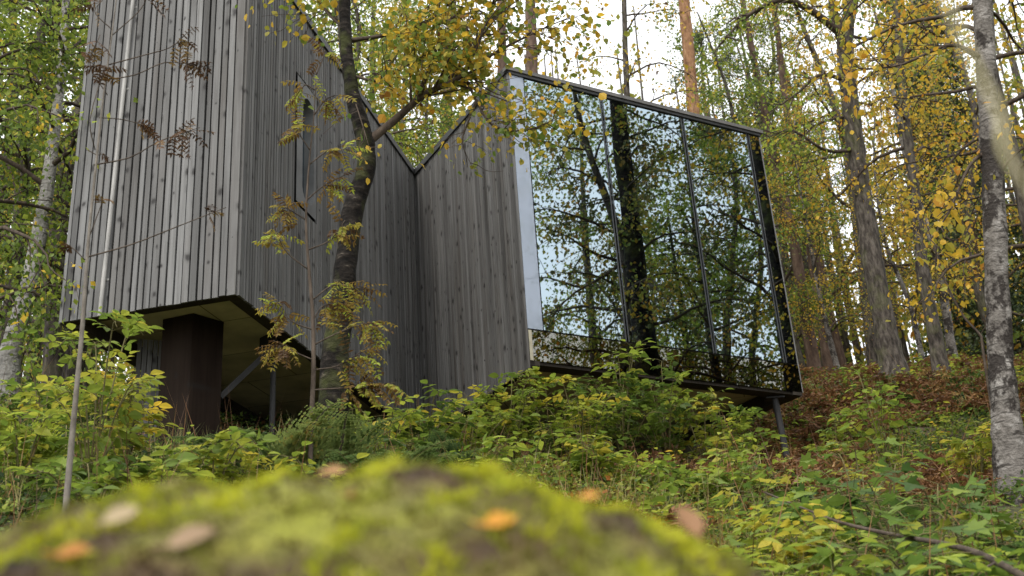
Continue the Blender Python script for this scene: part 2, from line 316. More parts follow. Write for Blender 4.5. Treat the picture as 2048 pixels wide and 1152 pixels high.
_D = np.linalg.norm(CP[:, None, :2] - CP[None, :, :2], axis=2)
_n = len(CP); _A = np.zeros((_n + 3, _n + 3)); _A[:_n, :_n] = _k(_D) - np.eye(_n) * .15; _A[:_n, _n] = 1; _A[:_n, _n + 1:] = CP[:, :2]; _A[_n, :_n] = 1; _A[_n + 1:, :_n] = CP[:, :2].T
_w = np.linalg.solve(_A, np.r_[CP[:, 2], 0, 0, 0])
def ground(x, y):
    x = np.asarray(x, float); y = np.asarray(y, float); s = x.shape; x = x.ravel(); y = y.ravel(); z = np.empty(len(x))
    for i in range(0, len(x), 20000):
        X = x[i:i + 20000]; Y = y[i:i + 20000]
        d = np.hypot(X[:, None] - CP[None, :, 0], Y[:, None] - CP[None, :, 1])
        z[i:i + 20000] = d @ _w[:_n] + _w[_n] + X * _w[_n + 1] + Y * _w[_n + 2]
    z += .07 * np.sin(2.1 * x + 1.3 * np.sin(1.7 * y)) * np.sin(1.9 * y + .7) + .03 * np.sin(6.3 * x + 2 * y) * np.sin(5.1 * y - 1.1 * x)
    z += .09 * np.sin(4.1 * x + 2 * np.sin(1.3 * y + .5)) * np.sin(3.7 * y + 1.1 * np.sin(2.3 * x)) * np.clip((np.hypot(x, y) - 3.5) / 3, 0, 1)
    return z.reshape(s)
def G(x, y): return float(ground(np.array([x]), np.array([y]))[0])
ax = np.r_[-300, -200, -140, -100, -75, np.linspace(-60, -16, 30), np.linspace(-15, 15, 150), np.linspace(16, 60, 30), 75, 100, 140, 200, 300]
ay = np.r_[-300, -200, -140, -100, -70, -50, -35, -25, -15, -8, np.linspace(-4, 26, 150), np.linspace(27, 70, 34), 85, 110, 150, 210, 300]
gx, gy = np.meshgrid(ax, ay); gz = ground(gx, gy)
nx, ny = len(ax), len(ay)
i = (np.arange(ny - 1)[:, None] * nx + np.arange(nx - 1)[None]).ravel()
mb = MB(); mb.add(np.c_[gx.ravel(), gy.ravel(), gz.ravel()], np.vstack([np.c_[i, i + 1, i + nx + 1], np.c_[i, i + nx + 1, i + nx]]))
tag(link('ground', mb.mesh('ground', M['soil'], True)), kind='structure')

# ---------------------------------------------------------------- the cabin
A = np.array([-2.50, 9.34]); V = np.array([-1.3336, 14.6519]); C = np.array([.147, 12.056]); D = np.array([3.672, 14.067]); FL = np.array([-4.256, 9.727])
HT, BL, BR = 8.086, 4.05, 4.18
dL = unit(V - A); LL = np.linalg.norm(V - A); dF = unit(FL - A); LF = np.linalg.norm(FL - A)
dC = unit(C - V); LC = np.linalg.norm(C - V); dG = unit(D - C); LG = np.linalg.norm(D - C)
nL = np.array([dL[1], -dL[0]])            # out of the left block's long wall
nF = -dL                                   # out of its front
nC = np.array([dC[1], -dC[0]]); nC = nC if nC @ np.array([-1, -.3]) > 0 else -nC   # out of the right block's side
nG = np.array([dG[1], -dG[0]])            # out of the glass wall
G2 = FL + dL * (LL + 1.5); E2 = D - dC * (LC + 1.2)
cabin = tag(empty('cabin', (A[0], A[1], 0)), 'angular grey timber cabin on posts with a tall mirrored glass wall', 'cabin')
CO = np.array([A[0], A[1], 0])
def cpart(name, mb, mt, parent=cabin): return link(name, mb.mesh(name, M[mt], False, CO), parent)

def boards(name, P, d, L, n, z0, z1, mt, w=.066, gap=.011, seed=1, hole=None, wide_first=0, wide_last=0):
    """Vertical laths on a dark backing; hole = (s0, s1, za, zb) leaves a panel out."""
    r = np.random.default_rng(seed); mb = MB(); s = 0.0; first = True
    while s < L - .02:
        ww = min(w * r.uniform(.86, 1.14), L - s)
        if first and wide_first: ww = wide_first
        if wide_last and L - s < wide_last * 1.6: ww = L - s
        g = gap * r.choice([.6, .8, 1, 1.25], p=[.2, .3, .3, .2])
        t1 = .024 + r.normal(0, .0022); a = float(r.uniform(0, 1)); zb = z0 + r.normal(0, .002)
        segs = [(zb, z1)]
        if hole and s + ww > hole[0] and s < hole[1]: segs = [(zb, hole[2]), (hole[3], z1)]
        for (u, v) in segs: mb.slab(P + d * s, d, ww - (g if s + ww < L - .001 else 0), n, 0, t1, u, v, a)
        s += ww; first = False
    return cpart(name, mb, mt)
LIN = .03
SP0, SP1, SZ0, SZ1 = 1.22, 1.76, 5.57, 7.2            # the window panel
o_front = boards('front_cladding', A + nL * .0, dF, LF, nF, BL, HT - .05, 'cladding', .076, .019, 3, wide_first=.10)
o_long = boards('side_cladding', A, dL, LL - .03, nL, BL, HT - .05, 'cladding', .056, .015, 4, (SP0, SP1, SZ0, SZ1), wide_first=.085)
o_right = boards('side_cladding', V + dC * .03, dC, LC - .03, nC, BR - .1, HT - .05, 'cladding_dark', .054, .015, 5)
boards('side_cladding', FL, dL, LL + 1.5, -nL, BL, HT - .05, 'cladding', .07, .012, 6)
boards('side_cladding', D, -dC, LC + 1.2, -nC, BR, HT - .05, 'cladding', .07, .012, 8)
# dark backing behind the laths
mb = MB()
mb.slab(A, dF, LF, nF, -.06, -.002, BL + .02, HT - .07); mb.slab(A + dL * .06, dL, SP0 - .06, nL, -.06, -.002, BL + .02, HT - .07); mb.slab(A + dL * SP1, dL, LL - SP1, nL, -.06, -.002, BL + .02, HT - .07)
mb.slab(A + dL * SP0, dL, SP1 - SP0, nL, -.06, -.002, BL + .02, SZ0); mb.slab(A + dL * SP0, dL, SP1 - SP0, nL, -.06, -.002, SZ1, HT - .07)
mb.slab(V, dC, LC, nC, -.06, -.002, BR - .08, HT - .07); mb.slab(FL + dL * .06, dL, LL + 1.4, -nL, -.06, -.002, BL + .02, HT - .07); mb.slab(D, -dC, LC + 1.2, -nC, -.06, -.002, BR + .02, HT - .07)
mb.slab(G2, unit(E2 - G2), np.linalg.norm(E2 - G2), unit(V - (G2 + E2) / 2), -.06, 0, BL + .02, HT - .07)
cpart('wall_backing', mb, 'backing')
# roof
mb = MB()
cent = (A + V + FL + G2) / 4
for poly in ([A, V, G2, FL], [V, C, D, E2], [V, E2, G2]):
    mb.prism(poly, HT - .05, HT - .003)
roof = cpart('roof', mb, 'roofing')
mb = MB()
mb.slab(A - dL * .03, dL, LL + .03, nL, -.01, .05, HT - .055, HT + .035); mb.slab(A + nL * .05, dF, LF + .1, nF, -.01, .05, HT - .056, HT + .034)
mb.slab(V, dC, LC, nC, -.01, .05, HT - .054, HT + .036); mb.slab(FL, dL, LL + 1.5, -nL, -.01, .05, HT - .055, HT + .035); mb.slab(D, -dC, LC + 1.2, -nC, -.01, .05, HT - .055, HT + .035)
cpart('roof_trim', mb, 'trim', roof)
mb = MB(); mb.slab(C - dG * .06, dG, LG + .12, nG, -.05, .045, HT - .035, HT + .016)
cpart('glass_wall_fascia', mb, 'fascia', roof)
mb = MB(); mb.slab(C - dG * .02, dG, LG + .04, nG, -.05, .025, HT - .075, HT - .038)
cpart('fascia_drip_edge', mb, 'trim', roof)
# floors: plywood soffit and dark edge beams
def offs(poly, k):
    c = np.mean(poly, axis=0); return [p + (c - p) * k for p in poly]
mb = MB(); mb.prism(offs([A, V, G2, FL], .05), BL + .16, BL + .24); mb.prism(offs([V, C, D, E2], .05), BR + .14, BR + .22); mb.prism([V, E2, G2], BL + .165, BL + .235)
cpart('soffit', mb, 'soffit')
def beam(P, d, L, n, z0, z1, w=.13): 
    q = MB(); q.slab(P, d, L, n, -w, -.004, z0, z1); return cpart('floor_beam', q, 'beam')
beam(A, dF, LF, nF, BL + .015, BL + .155); beam(A - nF * .13, dL, LL - .13, nL, BL + .012, BL + .152); beam(FL - nF * .13, dL, LL, -nL, BL - .02, BL + .15)
beam(V, dC, LC, nC, BR - .06, BR + .13); beam(C - nG * .025, dG, LG, nG, BR - .04, BR + .115, .2); beam(D, -dC, LC + 1, -nC, BR - .05, BR + .13, .16)
# small slot window with round ends in its flat board panel
window = cpart('slot_window', (lambda q: (q.slab(A + dL * SP0, dL, SP1 - SP0, nL, -.16, -.13, SZ0, SZ1), q)[1])(MB()), 'backing')
cs, czb, czt, rw = 1.535, 5.88, 6.88, .155
def stad(s0, r, n=14):
    th = np.linspace(0, math.pi, n)
    return [(cs + r * math.cos(t), czt + r * math.sin(t)) for t in th] + [(cs - r * math.cos(t), czb - r * math.sin(t)) for t in th]
inner = stad(cs, rw); outer = []
for (s, z) in inner:
    ds, dz = s - cs, z - (czt + czb) / 2; k = min(((SP1 - .004 - cs) if ds > 0 else (cs - SP0 - .004)) / max(abs(ds), 1e-6), ((SZ1 - .01) - (czt + czb) / 2 if dz > 0 else (czt + czb) / 2 - SZ0 - .045) / max(abs(dz), 1e-6))
    outer.append((cs + ds * k, (czt + czb) / 2 + dz * k))
for cx_, cz_ in ((SP0 + .004, SZ0 + .045), (SP1 - .004, SZ0 + .045), (SP0 + .004, SZ1 - .01), (SP1 - .004, SZ1 - .01)):
    j = min(range(len(outer)), key=lambda q: (outer[q][0] - cx_) ** 2 + (outer[q][1] - cz_) ** 2); outer[j] = (cx_, cz_)
W3 = lambda s, z, t: np.r_[A + dL * s + nL * t, z]
mb = MB(); n = len(inner); vv = [W3(s, z, .02) for s, z in inner] + [W3(s, z, .02) for s, z in outer] + [W3(s, z, -.12) for s, z in inner]
ff = []
for q in range(n):
    p = (q + 1) % n; ff += [(q, n + q, n + p), (q, n + p, p), (q, p, 2 * n + p), (q, 2 * n + p, 2 * n + q)]
mb.add(vv, ff); cpart('window_panel', mb, 'panel_grey', window)
mb = MB(); mb.slab(A + dL * (cs - rw), dL, 2 * rw, nL, -.105, -.1, czb - rw, czt + rw); cpart('window_glass', mb, 'glass', window)
# glass wall
sb = [0.21, 1.38, 2.70, 3.85, LG]; ZS = 4.545; ZT = HT - .077
mb = MB(); mb.slab(C + dG * .002, dG, .20, nG, -.03, .004, ZS + .02, ZT); cpart('pale_edge_panel', mb, 'glass_pale')
for q in range(4):
    a, b_ = sb[q], sb[q + 1]
    mb = MB(); mb.slab(C + dG * (a + .008), dG, b_ - a - .016, nG, -.02 - .001 * q, 0 + .0015 * (q % 2), ZS + .02, ZT); pane = cpart('window_pane', mb, 'glass')
    mb = MB()
    for off in (-.026, .014): mb.slab(C + dG * (b_ + off), dG, .012, nG, -.025, .007, ZS + .015, ZT - .002)
    if q < 3: cpart('mullion', mb, 'trim', pane)
mb = MB(); mb.slab(C + dG * .05, dG, LG - .05, nG, -.02, .002, BR - .005, ZS); cpart('plinth_glass', mb, 'glass_brown')
mb = MB(); mb.slab(C + dG * .006, dG, .04, nG, -.05, .006, BR - .003, ZS); cpart('plinth_edge_strip', mb, 'pole_wood')
mb = MB(); mb.slab(C + dG * .02, dG, LG - .02, nG, -.05, -.03, ZS - .03, ZS + .06); mb.slab(C + dG * .02, dG, LG - .02, nG, -.9, -.05, BR + .24, BR + .3); cpart('floor_edge', mb, 'beam')
mb = MB(); mb.slab(C + nG * -2.2, dG, LG, nG, -.05, 0, BR + .3, HT - .06); cpart('room_lining', mb, 'inside')
# supports
PB = np.array([-3.17, 10.36]); a1 = unit(np.array([.72, .69])); 
pd = unit(np.array([0.93, .36])); pn = np.array([pd[1], -pd[0]])
P0 = np.array([-3.11, 10.07])
mb = MB(); u1 = unit(np.array([-.95, .31])); u2 = unit(np.array([.62, .78]))
gz0 = 2.2
for (p, d_, L_, nn) in ((P0, u1, .36, np.array([-u1[1], u1[0]])), ):
    pass
cc = [P0, P0 + u1 * .345, P0 + u1 * .345 + u2 * .36, P0 + u2 * .36]
mb.prism(cc, gz0, BL + .155, .3); pil = cpart('timber_pillar', mb, 'pillar')
def post(p, z1, r=.045, lean=(0, 0)):
    q = MB(); g0 = G(p[0], p[1]) - .3; q.tube([(p[0] + lean[0], p[1] + lean[1], g0), (p[0], p[1], z1)], r, 12); return cpart('steel_post', q, 'steel')
ps = post((3.30, 14.06), BR + .02, .042, (.06, -.02))
mb = MB(); mb.bar((3.18, 14.06, BR - .062), (3.42, 14.06, BR - .062), .14, .02); cpart('post_head_plate', mb, 'steel', ps)
post((-2.49, 10.82), BL + .1, .028)
post((1.2, 15.6), BR + .1); post((-3.6, 13.6), BL + .1)
q = MB(); q.bar(U(546, 694, 10.95), U(440, 795, 10.8), .055, .055); cpart('diagonal_brace', q, 'steel')
q = MB(); q.bar((-2.62, 10.9, BL + .1), (-2.4, 10.72, BL + .1), .09, .12); cpart('brace_bracket', q, 'steel')
mb = MB()
K0 = U(270, 760, 11.2)[:2]; K1 = U(335, 760, 11.2)[:2]; dK = unit(K1 - K0); LK = np.linalg.norm(K1 - K0)
for k in range(6): mb.slab(K0 + dK * LK / 6 * k, dK, LK / 6 - .008, np.array([dK[1], -dK[0]]), 0, .02, 2.8, BL + .1, (k * .37) % 1)
cpart('skirting_boards', mb, 'cladding')
# drainpipe down the front cladding
pz = [(1.255, HT - .02), (1.275, 7.4), (1.29, 6.6), (1.31, 5.6), (1.345, BL - .02)]
mb = MB(); mb.tube(smooth([np.r_[A + dF * s + nF * .058, z] for s, z in pz], 14), .021, 10); pipe = cpart('drainpipe', mb, 'drain')
for s, z in ((1.293, 6.5), (1.338, 4.4), (1.272, 7.5)):
    mb = MB(); mb.slab(A + dF * (s - .035), dF, .07, nF, .02, .03, z, z + .02); cpart('pipe_clip', mb, 'drain', pipe)

# ---------------------------------------------------------------- trees
def grow(mbB, mbL, P, R, rng, spec, leafspec):
    """Limbs and side twigs along the trunk polyline P (radius R); leaves go into mbL."""
    n_l, t0, t1, Lm, el, droop, n_s, n_leaf, spread = (spec[k] for k in ('limbs', 't0', 't1', 'len', 'el', 'droop', 'subs', 'leaves', 'spread'))
    seg = np.r_[0, np.cumsum(np.linalg.norm(np.diff(P, axis=0), axis=1))]; tot = seg[-1]
    LP, LD = [], []
    az = rng.uniform(0, 6.28)
    for k in range(n_l):
        t = t0 + (t1 - t0) * (k + rng.uniform(0, 1)) / n_l; s = t * tot
        p = np.array([np.interp(s, seg, P[:, c]) for c in range(3)]); r = float(np.interp(s, seg, R))
        az += 2.4 + rng.normal(0, .5)
        e = el + rng.normal(0, .2); f = (t - t0) / max(t1 - t0, 1e-6)
        L = Lm * (1 - .62 * f) * rng.uniform(.6, 1.15)
        limb(mbB, LP, LD, p, np.array([math.cos(az) * math.cos(e), math.sin(az) * math.cos(e), math.sin(e)]), L, min(r * .42, .014 * L + .006), rng, droop, n_s, n_leaf, spread)
    finish(mbL, LP, LD, rng, leafspec)
def limb(mbB, LP, LD, p, d, L, r, rng, droop, n_s, n_leaf, spread, path=None, first=.25):
    if path is None:
        pts = [p]; dd = d.copy(); m = 7
        for j in range(m):
            dd = unit(dd + rng.normal(0, .16, 3) + np.array([0, 0, -droop * (j / m)])); pts.append(pts[-1] + dd * L / m)
        pts = np.array(pts)
    else: pts = path
    m = len(pts); rr = np.linspace(r, r * .18, m)
    mbB.tube(pts, rr, 5 if r < .03 else 7, cap=False)
    n_s = int(n_s)
    for q in range(n_s):
        t = first + (1 - first) * (q + rng.uniform(0, 1)) / n_s; x = t * (m - 1); i0 = min(int(x), m - 2)
        b = pts[i0] + (pts[i0 + 1] - pts[i0]) * (x - i0); tg = unit(pts[i0 + 1] - pts[i0])
        sd_ = unit(tg + 1.0 * unit(np.cross(tg, rng.normal(0, 1, 3)))); l = (L * .34 * (1.1 - .6 * t) + .22) * rng.uniform(.6, 1.2)
        tw = [b]; dd = sd_
        for j in range(4):
            dd = unit(dd + rng.normal(0, .2, 3) + np.array([0, 0, -droop * .5])); tw.append(tw[-1] + dd * l / 4)
        tw = np.array(tw); mbB.tube(tw, np.linspace(max(r * .3, .004), .002, 5), 4, cap=False)
        u = rng.uniform(.15, 1, n_leaf); x = u * 4; i1 = np.minimum(x.astype(int), 3)
        LP.append(tw[i1] + (tw[i1 + 1] - tw[i1]) * (x - i1)[:, None] + rng.normal(0, spread, (n_leaf, 3)) * (1, 1, .8))
        LD.append(np.broadcast_to(dd, (n_leaf, 3)))
def finish(mbL, LP, LD, rng, ls):
    if not LP: return
    P = np.vstack(LP); Dn = np.vstack(LD); n = len(P)
    dirs = unit(Dn * .4 + rng.normal(0, .6, (n, 3)) + np.array([0, 0, -ls.get('hang', .5)]))
    nrm = unit(rng.normal(0, .7, (n, 3)) + np.array([0, 0, .8]))
    Ls = ls['size'] * rng.lognormal(0, .22, n); clump = np.repeat(rng.normal(0, .16, len(LP)), [len(a) for a in LP])
    a = np.clip(rng.beta(2, 2, n) + clump + ls.get('shift', 0), 0, 1)
    mbL.leaves(ls['tpl'], P, dirs, nrm, Ls, Ls * ls.get('ar', .8), a)
def tree(name, label, cat, path, radii, spec, ls, bk, lm, seed, group=None, extra=(), sides=12, rough=.02):
    """A tree from a trunk path in world points: trunk, branches, crown."""
    rng = np.random.default_rng(seed); n = max(8, len(path) * 5); P = smooth(path, n); R = np.interp(np.linspace(0, 1, n), np.linspace(0, 1, len(radii)), radii)
    P = P + rng.normal(0, rough, P.shape) * R[:, None] * 2 * (np.arange(n) > 0)[:, None]
    sg = np.r_[0, np.cumsum(np.linalg.norm(np.diff(P, axis=0), axis=1))]; R = R * (1 + .45 * np.exp(-sg / .28))
    g0 = np.array(P[0]); root = tag(empty(name, g0), label, cat, group)
    t = MB(); Pd = np.vstack([P[0] - (P[1] - P[0]) * .6, P]); t.tube(Pd, np.r_[R[0] * 1.25, R * (1 + rng.normal(0, .03, n))], sides)
    bb, ll = MB(), MB(); LP, LD = [], []
    for ex in extra:
        pth = smooth(ex['path'], max(8, len(ex['path']) * 3)); L = float(np.linalg.norm(np.diff(pth, axis=0), axis=1).sum())
        limb(bb, LP, LD, None, None, ex.get('twig', L), ex['r'], rng, ex.get('droop', .1), ex['subs'], ex['leaves'], ex.get('spread', .1), pth, ex.get('first', .2))
    finish(ll, LP, LD, rng, ls)
    if spec: grow(bb, ll, P, R, rng, spec, ls)
    link('trunk', t.mesh('trunk', M[bk], True, g0), root)
    if bb.n: link('branches', bb.mesh('branches', M['twig'] if bk != 'bark_pine' else M[bk], True, g0), root)
    if ll.n: link('crown', ll.mesh('crown', M[lm], False, g0), root)
    return root
def onpath(px, dist, zlast=None):
    """World points of a trunk whose outline is given in the photograph, at one distance, foot on the ground."""
    pts = [U(x, y, dist + (q[0] if (q := e[2:]) else 0)) for e in px for x, y in (e[:2],)]
    f = pts[0]; pts[0] = np.array([f[0], f[1], G(f[0], f[1]) - .05]); return np.array(pts)

# the dark birch in front of the long wall
BD = 8.4
main_path = onpath([(664, 880), (668, 760), (680, 640), (693, 520), (706, 420), (732, 335), (726, 265), (706, 195), (694, 110), (690, 20), (694, -120), (712, -330), (720, -600), (735, -900)], BD)
tree('dark_birch', 'dark mossy crooked birch with yellow leaves, in front of the cabin corner', 'tree', main_path,
     [.14, .108, .098, .092, .086, .08, .08, .064, .055, .051, .048, .043, .03, .012],
     dict(limbs=16, t0=.5, t1=1, len=1.9, el=.5, droop=.25, subs=9, leaves=16, spread=.09), dict(tpl=OVAL, size=.056, ar=.85, hang=.6, shift=-.17), 'bark_main', 'leaf_yellow', 11,
     extra=[dict(path=[U(735, 285, BD), U(790, 240, BD), U(850, 188, BD - .05), U(925, 150, BD - .1), U(960, 70, BD), U(1020, -60, BD)], r=.042, subs=40, leaves=24, twig=2.2, first=.3, spread=.1),
            dict(path=[U(928, 150, BD - .1), U(955, 205, BD - .15), U(985, 250, BD - .2), U(1050, 262, BD - .2), U(1120, 235, BD - .2)], r=.016, subs=20, leaves=18, twig=1.0),
            dict(path=[U(955, 200, BD - .15), U(930, 260, BD - .1), U(925, 290, BD - .1), U(945, 335, BD)], r=.010, subs=6, leaves=5, twig=.6),
            dict(path=[U(930, 140, BD - .1), U(1010, 95, BD), U(1080, 60, BD), U(1150, 30, BD)], r=.018, subs=19, leaves=15, twig=1.2),
            dict(path=[U(700, 80, BD), U(770, 70, BD - .1), U(850, 45, BD - .2), U(930, -20, BD - .2), U(980, -60, BD - .2)], r=.022, subs=36, leaves=24, twig=1.9, spread=.1),
            dict(path=[U(692, 60, BD), U(650, 20, BD + .1), U(600, -60, BD + .2)], r=.016, subs=16, leaves=16, twig=1.4),
            dict(path=[U(700, 150, BD), U(760, 160, BD - .1), U(830, 120, BD - .3), U(900, 90, BD - .4)], r=.015, subs=30, leaves=22, twig=1.3),
            dict(path=[U(706, 190, BD), U(725, 250, BD - .2), U(740, 300, BD - .3)], r=.008, subs=4, leaves=5, twig=.6)])
# the white-barked birch at the right edge
RB = 8.9
tree('silver_birch', 'white barked birch with peeling black patches beside the steep slope, nearest at the right', 'tree',
     onpath([(2030, 1000), (2018, 880), (2006, 780), (1998, 660), (1993, 540), (1988, 400), (1980, 260), (1972, 120), (1964, -20), (1950, -250), (1945, -600), (1950, -1000)], RB),
     [.145, .112, .098, .092, .09, .088, .085, .082, .078, .066, .042, .015],
     dict(limbs=18, t0=.4, t1=1, len=2.1, el=.35, droop=.35, subs=7, leaves=12, spread=.11), dict(tpl=OVAL, size=.058, ar=.8, hang=.7, shift=.02), 'bark_birch', 'leaf_gold', 21,
     extra=[dict(path=[U(1980, 300, RB), U(1940, 330, RB - .1), U(1900, 420, RB - .2), U(1860, 480, RB - .3)], r=.02, subs=10, leaves=9, twig=1.0),
            dict(path=[U(1972, 120, RB), U(1900, 90, RB - .3), U(1800, 130, RB - .6), U(1700, 140, RB - .8)], r=.022, subs=15, leaves=9, twig=1.4),
            dict(path=[U(1985, 360, RB), U(2040, 300, RB), U(2100, 280, RB)], r=.018, subs=9, leaves=12, twig=1.2)])
# the big forked tree beyond the glass wall
FD = 20.5
tree('forked_tree', 'big grey forked tree trunk standing on the slope right of the glass wall', 'tree',
     onpath([(1793, 770), (1772, 660), (1752, 560), (1734, 450), (1716, 330), (1700, 200), (1690, 90), (1706, -20), (1722, -200), (1730, -420)], FD),
     [.24, .2, .19, .185, .175, .17, .165, .13, .09, .03],
     dict(limbs=18, t0=.4, t1=1, len=3.2, el=.15, droop=.3, subs=8, leaves=20, spread=.16), dict(tpl=OVAL, size=.07, ar=.8, hang=.6), 'bark_grey', 'leaf_lime', 31,
     extra=[dict(path=[U(1692, 95, FD), U(1672, 40, FD), U(1655, -60, FD), U(1640, -200, FD)], r=.13, subs=10, leaves=16, twig=2.5),
            dict(path=[U(1685, 70, FD), U(1620, 20, FD - .6), U(1560, 0, FD - 1), U(1490, 35, FD - 1.3), U(1455, 75, FD - 1.5)], r=.09, subs=18, leaves=20, twig=2.6, spread=.2),
            dict(path=[U(1690, 160, FD), U(1640, 150, FD - .5), U(1590, 190, FD - .8), U(1530, 230, FD - 1)], r=.05, subs=14, leaves=18, twig=2.4, spread=.2),
            dict(path=[U(1712, 300, FD), U(1650, 300, FD - .6), U(1580, 260, FD - 1), U(1510, 290, FD - 1.4)], r=.045, subs=16, leaves=22, twig=2.6, spread=.22)])
TS = dict(limbs=20, t0=.2, t1=1, len=2.6, el=.35, droop=.3, subs=7, leaves=20, spread=.16)
def sp(**k): d = dict(TS); d.update(k); return d
DM = lambda s, **k: dict(tpl=DIAMOND, size=s, ar=.8, hang=.6, **k)
tree('slim_tree', 'slim leaning dark tree right of the forked trunk, thin yellow leaves', 'tree',
     onpath([(1885, 765), (1868, 660), (1845, 540), (1836, 440), (1822, 330), (1806, 190), (1796, 60), (1780, -150), (1775, -400)], 19.5), [.15, .12, .11, .10, .09, .08, .07, .05, .02],
     sp(limbs=20, t0=.3, len=2.4, leaves=18), DM(.066), 'bark_grey', 'leaf_gold', 32)
tree('pine_tree', 'tall bare orange pine trunk rising behind the glass wall roof', 'tree',
     onpath([(1402, 700), (1394, 420), (1386, 225), (1378, 110), (1368, 0), (1350, -250), (1340, -520), (1335, -800)], 21.5), [.17, .15, .135, .13, .125, .11, .09, .03],
     sp(limbs=14, t0=.66, len=2.4, el=.1, leaves=40, subs=8), DM(.09, shift=-.1), 'bark_pine', 'leaf_pine', 33)
tree('thin_birch', 'thin birch with sparse small yellow leaves above the middle of the glass roof', 'tree',
     onpath([(1262, 700), (1256, 400), (1254, 190), (1250, 90), (1248, 0), (1240, -200), (1236, -450)], 19), [.1, .075, .062, .055, .05, .035, .012],
     sp(limbs=26, t0=.3, len=2.0, leaves=17, subs=7, spread=.2), DM(.065), 'bark_grey', 'leaf_yellow', 34)
tree('pine_tree', 'grey brown pine trunk behind the peak of the glass wall roof', 'tree',
     onpath([(1068, 700), (1066, 400), (1064, 150), (1062, 60), (1060, -40), (1056, -300), (1052, -700)], 20), [.2, .16, .125, .12, .115, .09, .03],
     sp(limbs=14, t0=.6, len=2.4, el=.1, leaves=36), DM(.09, shift=-.1), 'bark_pine_dark', 'leaf_pine', 35)
tree('pine_tree', 'slimmer pine trunk half hidden by yellow leaves, left of the roof peak', 'tree',
     onpath([(1006, 700), (1005, 300), (1004, 100), (1003, 0), (1000, -250), (998, -600)], 24), [.17, .14, .12, .115, .09, .03],
     sp(limbs=12, t0=.6, len=2.2, el=.1, leaves=36), DM(.09, shift=-.1), 'bark_pine_dark', 'leaf_pine', 36)
tree('pine_tree', 'narrow brown trunk showing in the notch between the two roofs', 'tree',
     onpath([(888, 700), (892, 400), (894, 250), (897, 130), (905, 0), (912, -250), (915, -500)], 26), [.19, .16, .15, .14, .12, .08, .03],
     sp(limbs=20, t0=.25, len=3.2, el=.15, leaves=26), DM(.09), 'bark_pine_dark', 'leaf_green', 37)
tree('silver_birch', 'slender white birch leaning beside the grey cabin front', 'tree',
     onpath([(12, 760), (25, 690), (55, 580), (82, 450), (105, 300), (118, 180), (128, 60), (140, -150), (150, -420)], 12.5), [.13, .105, .092, .085, .07, .06, .05, .035, .012],
     sp(limbs=26, t0=.28, len=2.6, leaves=26, subs=8, spread=.2, droop=.4), DM(.065, shift=-.05), 'bark_white', 'leaf_lime', 38)

# woods behind: prototypes of each kind, then copies with their own places
def proto(name, cat, h, r, bk, lm, spec, ls, seed, lean=.4):
    rg = np.random.default_rng(seed + 900)
    pth = np.array([(0, 0, 0), (rg.normal(0, lean * .3), rg.normal(0, lean * .3), h * .25), (rg.normal(0, lean * .6), rg.normal(0, lean * .6), h * .5), (rg.normal(0, lean), rg.normal(0, lean), h * .78), (rg.normal(0, lean), rg.normal(0, lean), h)])
    return tree(name, 'x', cat, pth, [r * 1.15, r * .9, r * .7, r * .4, .02], spec, ls, bk, lm, seed, sides=8)
PR = {
    'gold': [proto('golden_birch', 'tree', 13, .13, 'bark_grey', 'leaf_gold', sp(limbs=32, t0=.2, len=2.8, leaves=22), DM(.068), 50),
             proto('golden_birch', 'tree', 10, .09, 'bark_birch', 'leaf_yellow', sp(limbs=28, t0=.14, len=2.2, leaves=27), DM(.066), 51)],
    'lime': [proto('green_birch', 'tree', 13, .13, 'bark_grey', 'leaf_lime', sp(limbs=40, t0=.1, len=3.2, leaves=45), DM(.068), 52),
             proto('green_aspen', 'tree', 11, .11, 'bark_grey', 'leaf_green', sp(limbs=38, t0=.08, len=2.8, leaves=45), DM(.068), 53)],
    'mix': [proto('turning_birch', 'tree', 12, .12, 'bark_grey', 'leaf_mix', sp(limbs=38, t0=.1, len=3.0, leaves=32), DM(.068), 54)],
    'pine': [proto('woodland_pine', 'tree', 16, .17, 'bark_pine_dark', 'leaf_pine', sp(limbs=34, t0=.3, len=2.6, el=.0, leaves=51, subs=8), DM(.066), 55, .25),
             proto('bare_pine', 'tree', 16, .14, 'bark_pine_dark', 'leaf_pine', sp(limbs=26, t0=.25, len=1.6, el=-.05, leaves=12, subs=6), DM(.066), 56, .25)],
    'fir': [proto('dark_spruce', 'tree', 14, .16, 'bark_pine_dark', 'leaf_dark', sp(limbs=90, t0=.05, len=2.6, el=-.15, droop=.15, leaves=60, subs=7, spread=.13), DM(.09), 57, .15)],
}
used = set()
def put(kind, i, px, dist, s, rz, label, group=None):
    d = ray(px, 700) * dist; loc = (d[0], d[1], G(d[0], d[1]) - .1); p = PR[kind][i]
    if (kind, i) not in used:
        used.add((kind, i)); p.location = loc; p.rotation_euler = (0, 0, rz); p.scale = (s, s, s); p['label'] = label
        if group: p['group'] = group
        return p
    return dup(p, loc, rz, s, label, group)
GR = 'trees of the woods beyond the cabin'
